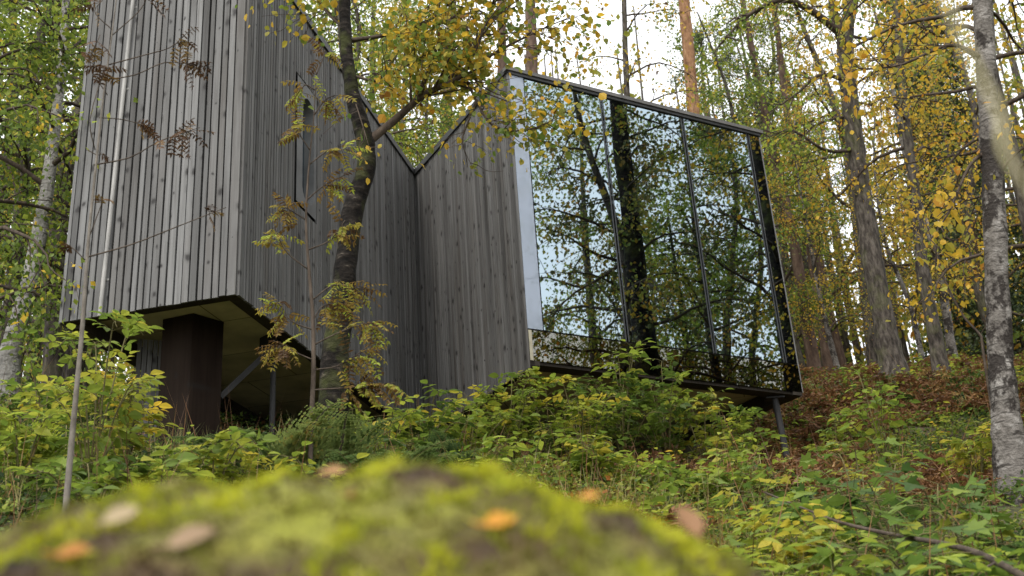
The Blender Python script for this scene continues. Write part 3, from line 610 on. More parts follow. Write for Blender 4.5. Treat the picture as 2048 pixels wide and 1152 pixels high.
BGT = [
    ('gold', 0, 2110, 16, .95, .3, 'golden birch standing just behind the white birch at the right'),
    ('gold', 1, 1900, 26, 1.1, 1.2, 'golden birch beyond the slim leaning dark tree'),
    ('gold', 0, 1740, 27, 1.1, 2.3, 'golden birch glowing behind the foot of the forked tree'),
    ('gold', 1, 1670, 25, .7, 4.0, 'low young golden birch between glass corner and forked tree'),
    ('gold', 1, 1840, 24, .62, 2.6, 'low young golden birch right of the forked trunk foot'),
    ('mix', 0, 1640, 32, 1.2, 3.1, 'olive and yellow birch behind the thin pines right of the glass corner'),
    ('mix', 0, 2010, 30, 1.2, 5.1, 'distant olive birch behind the trunk of the white birch'),
    ('lime', 1, 1545, 25, .95, 1.9, 'fresh green aspen crown rising off the corner of the glass roof'),
    ('lime', 0, 1600, 30, 1.0, .2, 'pale green birch crown left of the forked trunk'),
    ('fir', 0, 2000, 36, 1.1, 0, 'dark spruce in the far woods behind the white birch'),
    ('fir', 0, 1960, 44, 1.2, 2, 'farther dark spruce beyond the slim tree'),
    ('pine', 1, 1622, 26, 1.0, .4, 'thin bare pine trunk nearest to the glass corner'),
    ('pine', 1, 1652, 29, 1.05, 2.4, 'thin bare pine trunk second from the glass corner'),
    ('pine', 1, 1680, 34, 1.1, 4.4, 'thin bare pine trunk third from the glass corner'),
    ('pine', 0, 1590, 38, 1.0, 1.4, 'shaggy pine in the far woods behind the bare pine trunks'),
    ('pine', 0, 1500, 34, .9, 3.4, 'grey green pine crown over the right end of the glass roof'),
    ('pine', 0, 1720, 44, 1.0, 5.4, 'farthest shaggy pine seen between the pines and forked tree'),
    ('lime', 0, 120, 17, 1.1, 1.0, 'yellow green birch behind the leaning white birch'),
    ('lime', 0, 150, 14, .9, 2.9, 'lime green birch crown touching the left edge of the cabin front'),
    ('lime', 1, -150, 12, .8, 4.2, 'leafy green aspen closest on the left, over the white birch top'),
    ('lime', 1, 20, 15, 1.0, 2.2, 'green aspen at the left picture edge'),
    ('lime', 0, 60, 26, 1.2, 3.6, 'taller green birch farther back left of the cabin front'),
    ('mix', 0, 170, 22, 1.1, 4.4, 'yellowing birch peeping past the left corner of the cabin front'),
    ('lime', 1, -60, 21, 1.2, 5.5, 'green aspen leaning in past the left edge'),
    ('lime', 1, 650, 23, 1.2, .7, 'green aspen above the long timber wall behind the dark birch'),
    ('lime', 0, 770, 27, 1.2, 2.7, 'yellow green birch seen through the dark birch boughs over the notch'),
    ('mix', 0, 850, 30, 1.2, 1.7, 'yellowing birch filling the notch between the roofs'),
    ('gold', 0, 950, 31, 1.2, .4, 'golden birch behind the roof slope left of the peak'),
    ('lime', 0, 700, 20, .95, 1.3, 'yellow green birch crown close behind the long timber wall'),
    ('gold', 1, 830, 24, 1.15, 2.2, 'golden birch crown close behind the roof notch'),
    ('lime', 1, 920, 21, .8, 3.3, 'small green aspen just behind the roof notch'),
]
for kd, i, px, ds, s, rz, lb in BGT: put(kd, i, px, ds, s, rz, lb, GR)
# trees beside the camera that the glass wall mirrors
def mirrored(px, py, back):
    d = ray(px, py); n2 = nG; t = ((C - np.zeros(2)) @ n2) / (d[:2] @ n2); hit = d[:2] * t; r = d[:2] - 2 * (d[:2] @ n2) * n2
    return hit + r * back
def at(xy, kind, i, s, rz, label):
    loc = (xy[0], xy[1], G(xy[0], xy[1]) - .1)
    return dup(PR[kind][i], loc, rz, s, label, 'trees mirrored in the glass wall')
def thick(px, back, r, seed, label, lm, bk='bark_main', h=12, limbs=34, leaves=26, t0=.15, lean=(0, 0)):
    q = mirrored(px, 450, back); z = G(q[0], q[1])
    pth = np.array([(q[0], q[1], z), (q[0] + lean[0] * .3, q[1] + lean[1] * .3, z + h * .3), (q[0] + lean[0], q[1] + lean[1], z + h * .62), (q[0] + lean[0], q[1] + lean[1], z + h)])
    return tree('birch_tree', label, 'tree', pth, [r * 1.2, r, r * .75, .03], sp(limbs=limbs, t0=t0, len=3.0, leaves=leaves, el=.2, droop=.25, spread=.18), dict(tpl=OVAL, size=.075, ar=.8, hang=.6), bk, lm, seed, 'trees mirrored in the glass wall', sides=10)
thick(1262, 7.5, .24, 71, 'thick dark trunk mirrored in the second glass pane', 'leaf_dusk', limbs=40, h=15)
thick(1545, 7.5, .27, 72, 'dark trunk mirrored beside the right corner of the glass', 'leaf_dusk', limbs=30, h=15)
thick(1390, 10, .11, 73, 'slim trunk mirrored in the third glass pane', 'leaf_lime', limbs=40)
thick(1340, 14, .13, 74, 'thin far trunk mirrored right of the thick trunk', 'leaf_green', limbs=36)
at(mirrored(1180, 450, 8.5), 'mix', 0, 1.15, 1.1, 'leafy birch mirrored in the first glass pane')
at(mirrored(1450, 450, 15), 'lime', 1, 1.35, 2.1, 'green crown mirrored in the third glass pane')
at(mirrored(1300, 450, 20), 'mix', 0, 1.4, 4.1, 'olive crown mirrored deep in the second glass pane')

at(mirrored(1180, 450, 13), 'lime', 0, 1.2, 3.9, 'green crown mirrored high in the first glass pane')
at(mirrored(1430, 450, 13), 'mix', 0, 1.25, 5.3, 'olive crown mirrored between the third pane and the right hand trunk')
at(mirrored(1330, 450, 26), 'lime', 0, 1.2, 1.9, 'far green crown mirrored low in the middle panes')
for q, (pxm, bk_, kd_, i_) in enumerate(((1090, 30, 'mix', 0), (1140, 38, 'fir', 0), (1200, 44, 'lime', 0), (1270, 40, 'fir', 0), (1110, 22, 'lime', 1), (1400, 46, 'fir', 0))):
    at(mirrored(pxm, 450, bk_), kd_, i_, 1.2, q * 1.3, ['far olive crown low in the first glass pane reflection', 'far dark spruce in the first glass pane reflection', 'distant green crown at the first mullion reflection', 'distant dark spruce behind the reflected thick trunk', 'green crown at the left end of the glass reflection', 'distant dark spruce in the third pane reflection'][q])

# ---------------------------------------------------------------- saplings with drawn stems
def sapling(name, label, px, dist, radii, twigs, lm, size, n_lf, seed, bk='sapling', tops=None):
    """Stem and side twigs follow the photograph; each twig ends in pinnate leaves."""
    rg = np.random.default_rng(seed); P = smooth(onpath(px, dist), 40); R = np.interp(np.linspace(0, 1, 40), np.linspace(0, 1, len(radii)), radii)
    g0 = P[0].copy(); root = tag(empty(name, g0), label, 'sapling'); t = MB(); t.tube(P, R, 8); b_ = MB(); l_ = MB()
    for tw in twigs:
        pts = smooth([U(x, y, dist + dz) for x, y, dz in tw['p']], 10); b_.tube(pts, np.linspace(tw.get('r', .006), .0022, 10), 5)
        for k in range(tw['n']):
            u = rg.uniform(tw.get('t0', .45), 1); q = pts[min(int(u * 9), 8)]; d = unit(unit(pts[-1] - pts[0]) * .6 + rg.normal(0, .55, 3) + np.array([0, 0, -.25]))
            pinnate(l_, b_, q, d, tw.get('L', .2), n_lf, size, rg, tw.get('curl', 0))
    link('stem', t.mesh('stem', M[bk], True, g0), root)
    link('twigs', b_.mesh('twigs', M['twig' if bk != 'stem' else 'stem'], True, g0), root); link('foliage', l_.mesh('foliage', M[lm], False, g0), root)
    return root
def pinnate(l_, b_, p, d, L, n, size, rg, curl=0):
    """A compound leaf: pairs of leaflets along a drooping rachis."""
    m = 6; pts = [p]; dd = d
    for j in range(m): dd = unit(dd + np.array([0, 0, -.12]) + rg.normal(0, .05, 3)); pts.append(pts[-1] + dd * L / m)
    pts = np.array(pts); b_.tube(pts, np.linspace(.0022, .001, m + 1), 3, cap=False)
    up = unit(np.cross(np.cross(dd, [0, 0, 1.0]), dd) + rg.normal(0, .3, 3)); s = unit(np.cross(dd, up))
    ts = np.linspace(.25, 1, n); Pp, Dd = [], []
    for k, t in enumerate(ts):
        x = t * m; i0 = min(int(x), m - 1); b = pts[i0] + (pts[i0 + 1] - pts[i0]) * (x - i0)
        for sg in (-1, 1):
            Pp.append(b); Dd.append(unit(s * sg + dd * .35 + np.array([0, 0, -.2 - curl]) + rg.normal(0, .12 + curl * .5, 3)))
    Pp.append(pts[-1]); Dd.append(dd); Pp = np.array(Pp); Dd = np.array(Dd); k = len(Pp)
    a0 = rg.uniform(0, 1); Ls = size * rg.uniform(.8, 1.15, k) * (1 - .3 * abs(np.r_[np.repeat(ts, 2), 1] - .5))
    l_.leaves(LEAFLET if curl < .2 else OVAL, Pp, Dd, np.broadcast_to(up, (k, 3)) + rg.normal(0, .25 + curl, (k, 3)), Ls, Ls * (.38 if curl < .2 else .5), np.clip(a0 + rg.normal(0, .12, k), 0, 1))
def T(n, *p, **k): return dict(p=[(x, y, dz) for (x, y, dz) in p], n=n, **k)
sapling('bare_sapling', 'thin grey sapling with few shrivelled brown leaves before the cabin front',
        [(130, 1040), (140, 920), (153, 780), (165, 650), (177, 480), (192, 330), (206, 200), (225, 60), (240, -60)], 5.4, [.0155, .014, .012, .0105, .0075, .0065, .005, .004, .002],
        [T(3, (172, 515, 0), (260, 490, 0), (350, 455, -.1), (452, 415, -.1), L=.07, t0=.9, r=.0045), T(12, (187, 330, 0), (260, 315, 0), (320, 282, 0), (400, 255, 0), L=.13, t0=.72, r=.0045),
         T(6, (198, 235, 0), (250, 240, 0), (300, 255, 0), L=.09, t0=.5, r=.003), T(10, (203, 160, 0), (270, 150, 0), (330, 125, 0), (395, 130, 0), L=.12, t0=.8, r=.004),
         T(6, (215, 130, 0), (290, 110, .1), (340, 95, .1), (370, 70, .1), L=.11, t0=.8, r=.004), T(8, (190, 300, 0), (180, 240, -.1), (205, 150, -.1), (212, 130, -.1), L=.10, t0=.6, r=.003),
         T(7, (215, 190, 0), (180, 130, 0), (200, 70, 0), L=.11, t0=.6, r=.003), T(6, (225, 60, 0), (190, 25, 0), (205, 0, 0), L=.11, t0=.6, r=.003),
         T(2, (170, 520, 0), (150, 500, 0), (135, 490, 0), L=.05, r=.003), T(6, (225, 70, 0), (280, 20, 0), (300, -20, 0), L=.12, t0=.7, r=.003), T(2, (180, 470, 0), (205, 405, 0), (215, 400, 0), L=.05, r=.003),
         T(1, (175, 300, 0), (195, 310, 0), (203, 306, 0), L=.05, r=.003)], 'leaf_dry', .034, 5, 81)
sapling('rowan_sapling', 'slender rowan sapling with yellow brown feathery leaves beside the dark birch trunk',
        [(618, 905), (624, 820), (627, 740), (626, 640), (618, 540), (612, 440), (618, 330), (628, 230), (632, 150)], 7.0, [.017, .016, .015, .013, .011, .008, .006, .004, .002],
        [T(19, (628, 740, 0), (680, 730, 0), (740, 690, -.1), L=0.192), T(19, (627, 690, 0), (690, 660, 0), (760, 640, 0), L=0.192), T(15, (627, 660, 0), (580, 640, 0), (560, 600, 0), L=0.160), T(19, (624, 600, 0), (670, 570, 0), (730, 580, 0), L=0.176),
         T(9, (618, 540, 0), (570, 500, 0), (545, 440, 0), L=0.160, curl=.3), T(11, (616, 500, 0), (660, 480, 0), (690, 440, 0), L=0.160, curl=.2), T(11, (612, 440, 0), (580, 420, 0), (560, 410, 0), L=0.144), T(11, (613, 400, 0), (650, 370, 0), (690, 350, 0), L=0.160),
         T(12, (617, 330, 0), (660, 300, 0), (700, 300, -.1), L=0.160), T(11, (620, 300, 0), (600, 270, 0), (590, 250, 0), L=0.144), T(11, (628, 230, 0), (650, 200, 0), (670, 190, 0), L=0.160), T(11, (630, 180, 0), (610, 170, 0), (600, 190, 0), L=0.160), T(6, (632, 150, 0), (645, 120, 0), (650, 100, 0), L=0.144),
         T(15, (626, 640, 0), (650, 610, .1), (700, 610, .2), L=0.160), T(20, (627, 780, 0), (700, 775, 0), (790, 765, -.1), L=0.160, curl=.3), T(15, (626, 720, 0), (580, 700, 0), (560, 690, -.1), L=0.160)], 'leaf_rowan', .044, 6, 82, 'twig')
sapling('slim_sapling', 'thin bent dark sapling on the brown slope left of the white birch',
        [(1968, 790), (1966, 700), (1960, 670), (1925, 630), (1890, 560), (1870, 500), (1850, 440)], 15, [.02, .018, .017, .015, .012, .01, .005],
        [T(4, (1960, 670, 0), (1990, 620, 0), (2010, 560, 0), L=.3), T(3, (1925, 630, 0), (1930, 570, 0), (1940, 520, 0), L=.3), T(3, (1890, 560, 0), (1850, 530, 0), (1830, 500, 0), L=.3)], 'leaf_rowan', .07, 4, 83, 'twig')

# ---------------------------------------------------------------- shrubs, ferns and seedlings
def shrub_mesh(kind, h, w, n_st, seed):
    """Arching stems with alternate compound or lobed leaves, crown height h and half-width w."""
    rg = np.random.default_rng(seed); st, lf = MB(), MB(); tone = rg.normal(-.04, .16)
    for k in range(n_st):
        az = 6.283 * (k + rg.uniform(0, .8)) / n_st; ww = w * rg.uniform(.25, 1); hh = h * rg.uniform(.55, 1) * (1 - .25 * ww / w)
        pts = smooth([(rg.normal(0, .05), rg.normal(0, .05), -.12), (math.cos(az) * ww * .25, math.sin(az) * ww * .25, hh * .55), (math.cos(az) * ww * .7, math.sin(az) * ww * .7, hh * .95), (math.cos(az) * ww * 1.1, math.sin(az) * ww * 1.1, hh * (.98 if kind != 'rasp' else .9))], 12)
        st.tube(pts, np.linspace(.007, .0025, 12), 5)
        m = {'rasp': 13, 'maple': 9, 'elm': 11}[kind]
        for j in range(m):
            t = .25 + .75 * (j + rg.uniform(0, .6)) / m; q = pts[min(int(t * 11), 11)]; a = az + (2.2 if j % 2 else -2.2) * rg.uniform(.4, 1.0) * (1 if t < .9 else .2)
            d = unit(np.array([math.cos(a), math.sin(a), rg.uniform(-.05, .55)])); pl = rg.uniform(.06, .14) * (1.5 if kind == 'maple' else 1)
            e = q + d * pl; st.tube([q, q + d * pl * .5 + (0, 0, .01), e], .0018, 3, cap=False)
            a0 = np.clip(rg.beta(2.2, 2.2) + tone, 0, 1)
            up = np.array([0, 0, 1.0]) + rg.normal(0, .3, 3)
            if kind == 'rasp':
                nl = rg.choice([3, 5], p=[.55, .45]); S = unit(np.cross(d, up)); Ps, Ds, Ls = [e], [unit(d + (0, 0, -.25))], [rg.uniform(.065, .11)]
                for i2 in range(nl // 2):
                    b = e - d * pl * (.25 + .35 * i2)
                    for sg in (-1, 1): Ps.append(b); Ds.append(unit(S * sg + d * .45 + (0, 0, -.2) + rg.normal(0, .12, 3))); Ls.append(rg.uniform(.05, .085))
                Ls = np.array(Ls); lf.leaves(LEAFLET, np.array(Ps), np.array(Ds), np.broadcast_to(up, (len(Ps), 3)) + rg.normal(0, .15, (len(Ps), 3)), Ls, Ls * .62, np.clip(a0 + rg.normal(0, .06, len(Ps)), 0, 1))
            elif kind == 'maple':
                l = rg.uniform(.07, .125); lf.leaves(MAPLE, e[None], unit(d + (0, 0, -.45))[None], up[None], l, l * .95, a0)
            else:
                l = rg.uniform(.07, .12); lf.leaves(LEAFLET, np.array([e, q]), np.array([unit(d + (0, 0, -.3)), unit(d + rg.normal(0, .4, 3))]), np.array([up, up]), np.array([l, l * .8]), np.array([l * .6, l * .5]), a0)
    return st, lf
def fern_mesh(L, n_fr, seed):
    rg = np.random.default_rng(seed); st, lf = MB(), MB()
    for k in range(n_fr):
        az = 6.283 * (k + rg.uniform(0, .7)) / n_fr; Lf = L * rg.uniform(.75, 1.1); e0 = rg.uniform(1.0, 1.4); pts = [np.array([0, 0, -.06])]
        for j in range(16):
            e = e0 - 1.5 * (j / 16) ** 1.6; a = az + .12 * math.sin(j * .4); pts.append(pts[-1] + np.array([math.cos(a) * math.cos(e), math.sin(a) * math.cos(e), math.sin(e)]) * Lf / 16)
        pts = np.array(pts); st.tube(pts, np.linspace(.005, .0015, 17), 4, cap=False)
        m = 24; a0 = rg.beta(2, 2)
        for j in range(m):
            t = .2 + .8 * j / (m - 1); x = t * 16; i0 = min(int(x), 15); b = pts[i0] + (pts[i0 + 1] - pts[i0]) * (x - i0); tg = unit(pts[i0 + 1] - pts[i0]); s = unit(np.cross(tg, [0, 0, 1.0])); up = np.cross(s, tg)
            l = Lf * .24 * math.sin(math.pi * (.12 + .86 * (t - .2) / .8) ** .7) + .01
            for sg in (-1, 1):
                if rg.uniform() < .1: continue
                dd = unit(s * sg + tg * rg.uniform(.2, .5) - up * rg.uniform(0, .3) + rg.normal(0, .08, 3)); c_ = 5
                u = (np.arange(c_) + .4) / c_; Pb = b + dd * l * u[:, None]; sz = l * .30 * (1.1 - .8 * u)
                for s2 in (-1, 1): lf.leaves(DIAMOND, Pb, np.broadcast_to(unit(tg * s2 + dd * .55), (c_, 3)), np.broadcast_to(up + rg.normal(0, .1, 3), (c_, 3)), sz, sz * .75, np.clip(a0 + rg.normal(0, .08, c_), 0, 1))
    return st, lf
KN = {'rasp': ('raspberry_shrub', 'shrub', 'leaf_shrub'), 'maple': ('maple_seedling', 'seedling', 'leaf_maple'), 'yellow': ('yellowing_shrub', 'shrub', 'leaf_yshrub'),
      'fern': ('fern', 'fern', 'fern'), 'limefern': ('lime_fern', 'fern', 'fern_lime'), 'elm': ('leafy_shrub', 'shrub', 'leaf_lime')}
def plant(kind, i, px, ytop, dist, label, seed=0, wide=None):
    """A plant rooted on the slope, as tall as its top shows in the photograph."""
    d = ray(px, ytop) * dist; g = G(d[0], d[1]) - .03; h = min(max(.28, d[2] - g), 1.6); nm, ct, lm = KN[kind]
    w = (wide or {'rasp': .5, 'maple': .38, 'yellow': .42, 'elm': .34}.get(kind, .4)) * (.45 + .55 * h)
    if 'fern' in kind: st, lf = fern_mesh(min(h / .8, .95), 10, 1000 + seed)
    else: st, lf = shrub_mesh({'yellow': 'rasp'}.get(kind, kind), h * 1.08, w, int({'rasp': 10, 'yellow': 8, 'maple': 8, 'elm': 8}[kind] * (.6 + .4 * h)), 1000 + seed)
    r = tag(empty(nm, (d[0], d[1], g)), label, ct, 'plants on the slope below the cabin')
    link('stems', st.mesh('stems', M['stem'], True), r); link('foliage', lf.mesh('foliage', M[lm], False), r)
PL = [
    ('elm', 0, 1290, 890, 8.2, 'low olive shrub in the middle of the slope over the orange leaf'), ('rasp', 2, 1180, 870, 8.0, 'low raspberry shrub in the middle of the slope, left of the olive shrub'), ('rasp', 1, 1400, 900, 8.0, 'low raspberry shrub above the brown leaf on the boulder'), ('elm', 2, 960, 870, 7.8, 'loose leafy shrub behind the boulder crest'),
    ('elm', 1, 60, 800, 6.8, 'dark leafy shrub at the left edge below the lime fern'), ('rasp', 0, 190, 880, 6.0, 'dark low shrub right of the bare sapling foot'), ('maple', 1, 1500, 930, 7.4, 'maple seedling just left of the steel post foot'), ('elm', 0, 1620, 980, 5.8, 'leafy green shrub right of the steel post base'),
    ('yellow', 0, 215, 610, 7.0, 'yellow green shrub with large leaves beside the timber pillar, tallest on the left'), ('yellow', 1, 262, 735, 7.6, 'yellowing shrub touching the dark timber pillar'),
    ('limefern', 0, 50, 650, 8.2, 'bright lime fern at the left edge under the white birch'),  ('elm', 0, 110, 640, 8.8, 'leafy green shrub under the left corner of the cabin front'),
    ('yellow', 2, 430, 850, 6.4, 'low yellow green shrub in front of the timber pillar foot'), ('yellow', 0, 470, 880, 6.6, 'low yellow green shrub left of the blue green fern'),
    ('fern', 0, 555, 750, 7.2, 'large blue green fern under the cabin corner'), ('fern', 1, 735, 800, 7.0, 'blue green fern at the foot of the dark birch'), ('fern', 2, 660, 820, 7.7, 'smaller fern behind the rowan sapling stem'),
    ('elm', 1, 640, 880, 6.6, 'small leafy seedling by the rowan sapling foot'),
    ('elm', 2, 770, 770, 8.3, 'green leafy shrub right of the dark birch foot'), ('rasp', 0, 850, 780, 8.8, 'low raspberry shrub under the inner corner of the walls'), ('rasp', 1, 930, 775, 9.4, 'raspberry shrub below the dark right hand timber wall'),
    ('rasp', 2, 1010, 735, 9.6, 'bushy raspberry shrub under the left end of the glass wall'), ('rasp', 0, 1085, 715, 9.8, 'tall raspberry shrub overlapping the left of the glass plinth'), ('rasp', 1, 1150, 735, 9.4, 'raspberry shrub below the first glass pane'),
    ('elm', 0, 1228, 665, 10.0, 'tallest leafy shoot rising in front of the first mullion'), ('rasp', 2, 1225, 715, 9.8, 'raspberry shrub below the second glass pane'), ('rasp', 0, 1310, 705, 10.2, 'raspberry shrub reaching the plinth of the third pane'),
    ('yellow', 1, 1390, 760, 10.3, 'yellow tinged shrub under the third glass pane'), ('rasp', 1, 1440, 775, 10.6, 'raspberry shrub under the right part of the cabin'), 
     ('elm', 1, 1060, 850, 8.6, 'leafy shrub above the right shoulder of the boulder'), ('rasp', 1, 830, 880, 7.4, 'low green shrub just above the top of the boulder'),
    ('fern', 0, 900, 850, 7.8, 'dull fern above the boulder in the slope middle'), ('elm', 2, 1465, 850, 9.6, 'leafy shrub left of the steel corner post'),  
    ('maple', 0, 1700, 880, 7.2, 'maple seedling right of the steel post foot'), ('maple', 1, 1760, 915, 6.2, 'broad leaved maple seedling in the centre of the right clump'), ('maple', 2, 1850, 930, 6.0, 'tall maple seedling nearest to the white birch'),
    ('maple', 0, 1640, 930, 6.4, 'maple seedling behind the fallen dark branch'), ('maple', 1, 1900, 950, 5.6, 'maple seedling over the right part of the fallen branch'), 
    ('elm', 0, 1730, 720, 10.5, 'thin shoot with lime leaves standing on the brown bracken'), ('yellow', 0, 1655, 830, 12.5, 'bright yellow leaved shrub on the bracken behind the steel post'), ('yellow', 1, 1930, 835, 9.5, 'lime yellow shrub left of the white birch foot'),
    ('maple', 0, 1720, 1000, 5.0, 'maple seedling below the fallen branch middle'), ('rasp', 2, 1560, 1020, 5.4, 'dense green shrub at the right shoulder of the boulder'), ('maple', 2, 1820, 1040, 4.8, 'maple seedling low at the bottom edge right of middle'),
    ('fern', 2, 2030, 985, 5.6, 'pale fern by the white birch foot'), ('limefern', 0, 2060, 1000, 5.0, 'yellow green fern cut by the right edge'), 
    ('maple', 1, 1950, 1060, 4.4, 'maple seedling in the bottom right corner'), ('elm', 2, 1640, 1080, 4.6, 'leafy shrub at the bottom edge beside the boulder'), 
      ('elm', 1, 330, 915, 6.0, 'small shrub above the left shoulder of the boulder'),
]
for j, (kd, i, px, yt, ds, lb) in enumerate(PL): plant(kd, i, px, yt, ds, lb, j)

# ---------------------------------------------------------------- ground cover nobody could count
def scatter(n, d0, d1, seed, px0=-150, px1=2200, bias=1.0):
    """Random ground points inside the wedge the photograph shows."""
    r = np.random.default_rng(seed); a0, a1 = math.atan2(ray(px0, 900)[0], ray(px0, 900)[1]), math.atan2(ray(px1, 900)[0], ray(px1, 900)[1])
    a = r.uniform(a0, a1, n); d = d0 + (d1 - d0) * r.uniform(0, 1, n) ** bias; x, y = np.sin(a) * d, np.cos(a) * d
    return np.c_[x, y, ground(x, y)], r
def inside_cabin(P, grow=.0):
    def inn(poly):
        p = np.array(poly); c = p.mean(0); ok = np.ones(len(P), bool)
        for q in range(len(p)):
            a, b = p[q], p[(q + 1) % len(p)]; s = (b[0] - a[0]) * (P[:, 1] - a[1]) - (b[1] - a[1]) * (P[:, 0] - a[0]); s0 = (b[0] - a[0]) * (c[1] - a[1]) - (b[1] - a[1]) * (c[0] - a[0]); ok &= s * np.sign(s0) > 0
        return ok
    return inn([A, V, G2, FL]) | inn([V, C, D, E2])
def patch(P, f, ph): return .5 + .5 * np.sin(f * P[:, 0] + ph + 1.5 * np.sin(f * .8 * P[:, 1] + ph * 2)) * np.sin(f * .9 * P[:, 1] + ph * .7 + .8 * np.sin(f * 1.3 * P[:, 0]))
# bilberry and herbs: clumps of small leaves
P, r = scatter(15000, 3.6, 24, 301, bias=1.05); P = P[~inside_cabin(P) | (r.uniform(0, 1, len(P)) < .1)]
mb = MB(); hh = .08 + .24 * patch(P, .9, .4) * r.uniform(.5, 1, len(P)); k = 20
Q = np.repeat(P, k, 0); H = np.repeat(hh, k); tone = np.repeat(.12 + .5 * patch(P, .7, 2.1) + .3 * np.exp(-((P[:, 0] - .1 * P[:, 1]) / 1.3) ** 2) + r.normal(0, .14, len(P)), k); n = len(Q)
Q = Q + np.c_[r.normal(0, .10, n) * (1 + H), r.normal(0, .10, n) * (1 + H), H * r.uniform(.15, 1.0, n)]
dist = np.hypot(Q[:, 0], Q[:, 1]); sz = (.02 + .0016 * dist) * r.lognormal(0, .3, n)
mb.leaves(DIAMOND, Q, r.normal(0, 1, (n, 3)) * (1, 1, .5), r.normal(0, .6, (n, 3)) + (0, 0, .8), sz, sz * .7, np.clip(tone + r.normal(0, .13, n), 0, 1))
tag(link('undergrowth', mb.mesh('undergrowth', M['herb'], False)), 'low green and olive herbs covering the slope', 'undergrowth', kind='stuff')
# dead brown bracken, thick on the right hand slope
P, r = scatter(9000, 8, 27, 302, 1400, 2250); P2, r2 = scatter(5200, 6, 15, 303, 950, 1600); P = np.vstack([P, P2]); P = P[~inside_cabin(P)]
P = P[patch(P, .6, 1.1) + .34 * (P[:, 0] > .21 * P[:, 1]) * (P[:, 1] > 9) > .42]
mb = MB(); k = 34; n = len(P) * k
az = r.uniform(0, 6.28, len(P)); dv = np.c_[np.cos(az), np.sin(az), r.uniform(.2, .9, len(P))]; dv = np.repeat(unit(dv), k, 0); t = np.tile(np.linspace(0.05, 1, k), len(P)); Lf = np.repeat(r.uniform(.3, .7, len(P)), k)
Q = np.repeat(P, k, 0) + dv * (t * Lf)[:, None] + np.c_[np.zeros(n), np.zeros(n), -.35 * Lf * t ** 2 + .02]
side = np.cross(dv, (0, 0, 1.0)) * np.where(np.arange(n) % 2, 1, -1)[:, None]
sz = Lf * .24 * (1.08 - t) * r.uniform(.6, 1.3, n) + .02
mb.leaves(DIAMOND, Q, side + dv * .3 + r.normal(0, .35, (n, 3)), r.normal(0, .5, (n, 3)) + (0, 0, .8), sz, sz * .36, np.clip(np.repeat(r.beta(2, 2, len(P)), k) + r.normal(0, .12, n), 0, 1))
tag(link('dead_bracken', mb.mesh('dead_bracken', M['bracken'], False)), 'rusty brown dead bracken on the slope', 'bracken', kind='stuff')
# fallen leaves
P, r = scatter(14000, 3, 24, 304, bias=1.2); n = len(P); mb = MB(); sz = r.uniform(.035, .085, n)
mb.leaves(OVAL, P + np.c_[np.zeros(n), np.zeros(n), r.uniform(.01, .09, n)], r.normal(0, 1, (n, 3)) * (1, 1, .35), r.normal(0, .35, (n, 3)) + (0, 0, 1), sz, sz * .75, r.uniform(0, 1, n))
tag(link('fallen_leaves', mb.mesh('fallen_leaves', M['litter'], False)), 'fallen autumn leaves scattered over the slope', 'fallen leaves', kind='stuff')
# grass blades and dead stalks
P, r = scatter(2200, 4, 20, 305, bias=1.1); P = P[patch(P, .8, 3.3) > .4]; k = 7; n = len(P) * k; Q = np.repeat(P, k, 0) + np.c_[r.normal(0, .06, n), r.normal(0, .06, n), np.zeros(n)]
mb = MB(); ln = r.uniform(.12, .42, n); mb.leaves(BLADE, Q, np.c_[r.normal(0, .35, n), r.normal(0, .35, n), np.ones(n)], r.normal(0, 1, (n, 3)) * (1, 1, .2), ln, .006 + .004 * r.uniform(0, 1, n), np.clip(np.repeat(r.uniform(0, 1, len(P)), k) + r.normal(0, .1, n), 0, 1))
tag(link('grass', mb.mesh('grass', M['straw'], False)), 'thin green and straw coloured grass on the slope', 'grass', kind='stuff')
# dead stalks and bare stems standing among the plants
P, r = scatter(1300, 4.5, 20, 309, bias=1.1); P = P[~inside_cabin(P)]; n = len(P); mb = MB(); ln = r.uniform(.25, .85, n)
mb.leaves(BLADE, P, np.c_[r.normal(0, .25, n), r.normal(0, .25, n), np.ones(n)], r.normal(0, 1, (n, 3)) * (1, 1, .2), ln, .008, r.uniform(0, .8, n))
tag(link('dead_stalks', mb.mesh('dead_stalks', M['bracken'], False)), 'dead brown stalks standing among the green plants', 'undergrowth', kind='stuff')
# the wood far behind, read as one mass
r = np.random.default_rng(310); mb = MB(); tr = MB()
aa = r.uniform(-.62, .62, 420); dd_ = r.uniform(34, 60, 420); X_ = np.sin(aa) * dd_; Y_ = np.cos(aa) * dd_; Z_ = ground(X_, Y_)
for k in range(420):
    hgt = r.uniform(9, 17); m_ = 230; zt = .01 + .99 * r.uniform(0, 1, m_) ** 1.7; rad = (1.0 - zt) * 1.6 + .5; a_ = r.uniform(0, 6.28, m_)
    Q = np.c_[X_[k] + rad * np.cos(a_) * r.uniform(.2, 1, m_), Y_[k] + rad * np.sin(a_) * r.uniform(.2, 1, m_), Z_[k] + hgt * zt]; sz = r.uniform(.16, .34, m_)
    mb.leaves(DIAMOND, Q, r.normal(0, 1, (m_, 3)), r.normal(0, .7, (m_, 3)) + (0, -.4, .5), sz, sz * .7, np.clip(r.beta(2, 2) + r.normal(0, .15, m_), 0, 1))
    tr.tube([(X_[k], Y_[k], Z_[k] - .3), (X_[k] + r.normal(0, .3), Y_[k], Z_[k] + hgt)], [r.uniform(.06, .14), .03], 5)
far = tag(link('far_woods', mb.mesh('far_woods', M['leaf_mix'], False)), 'far autumn wood closing the view behind the nearer trees', 'far woods', kind='stuff')
link('trunks', tr.mesh('trunks', M['bark_grey'], True), far)['kind'] = 'stuff'
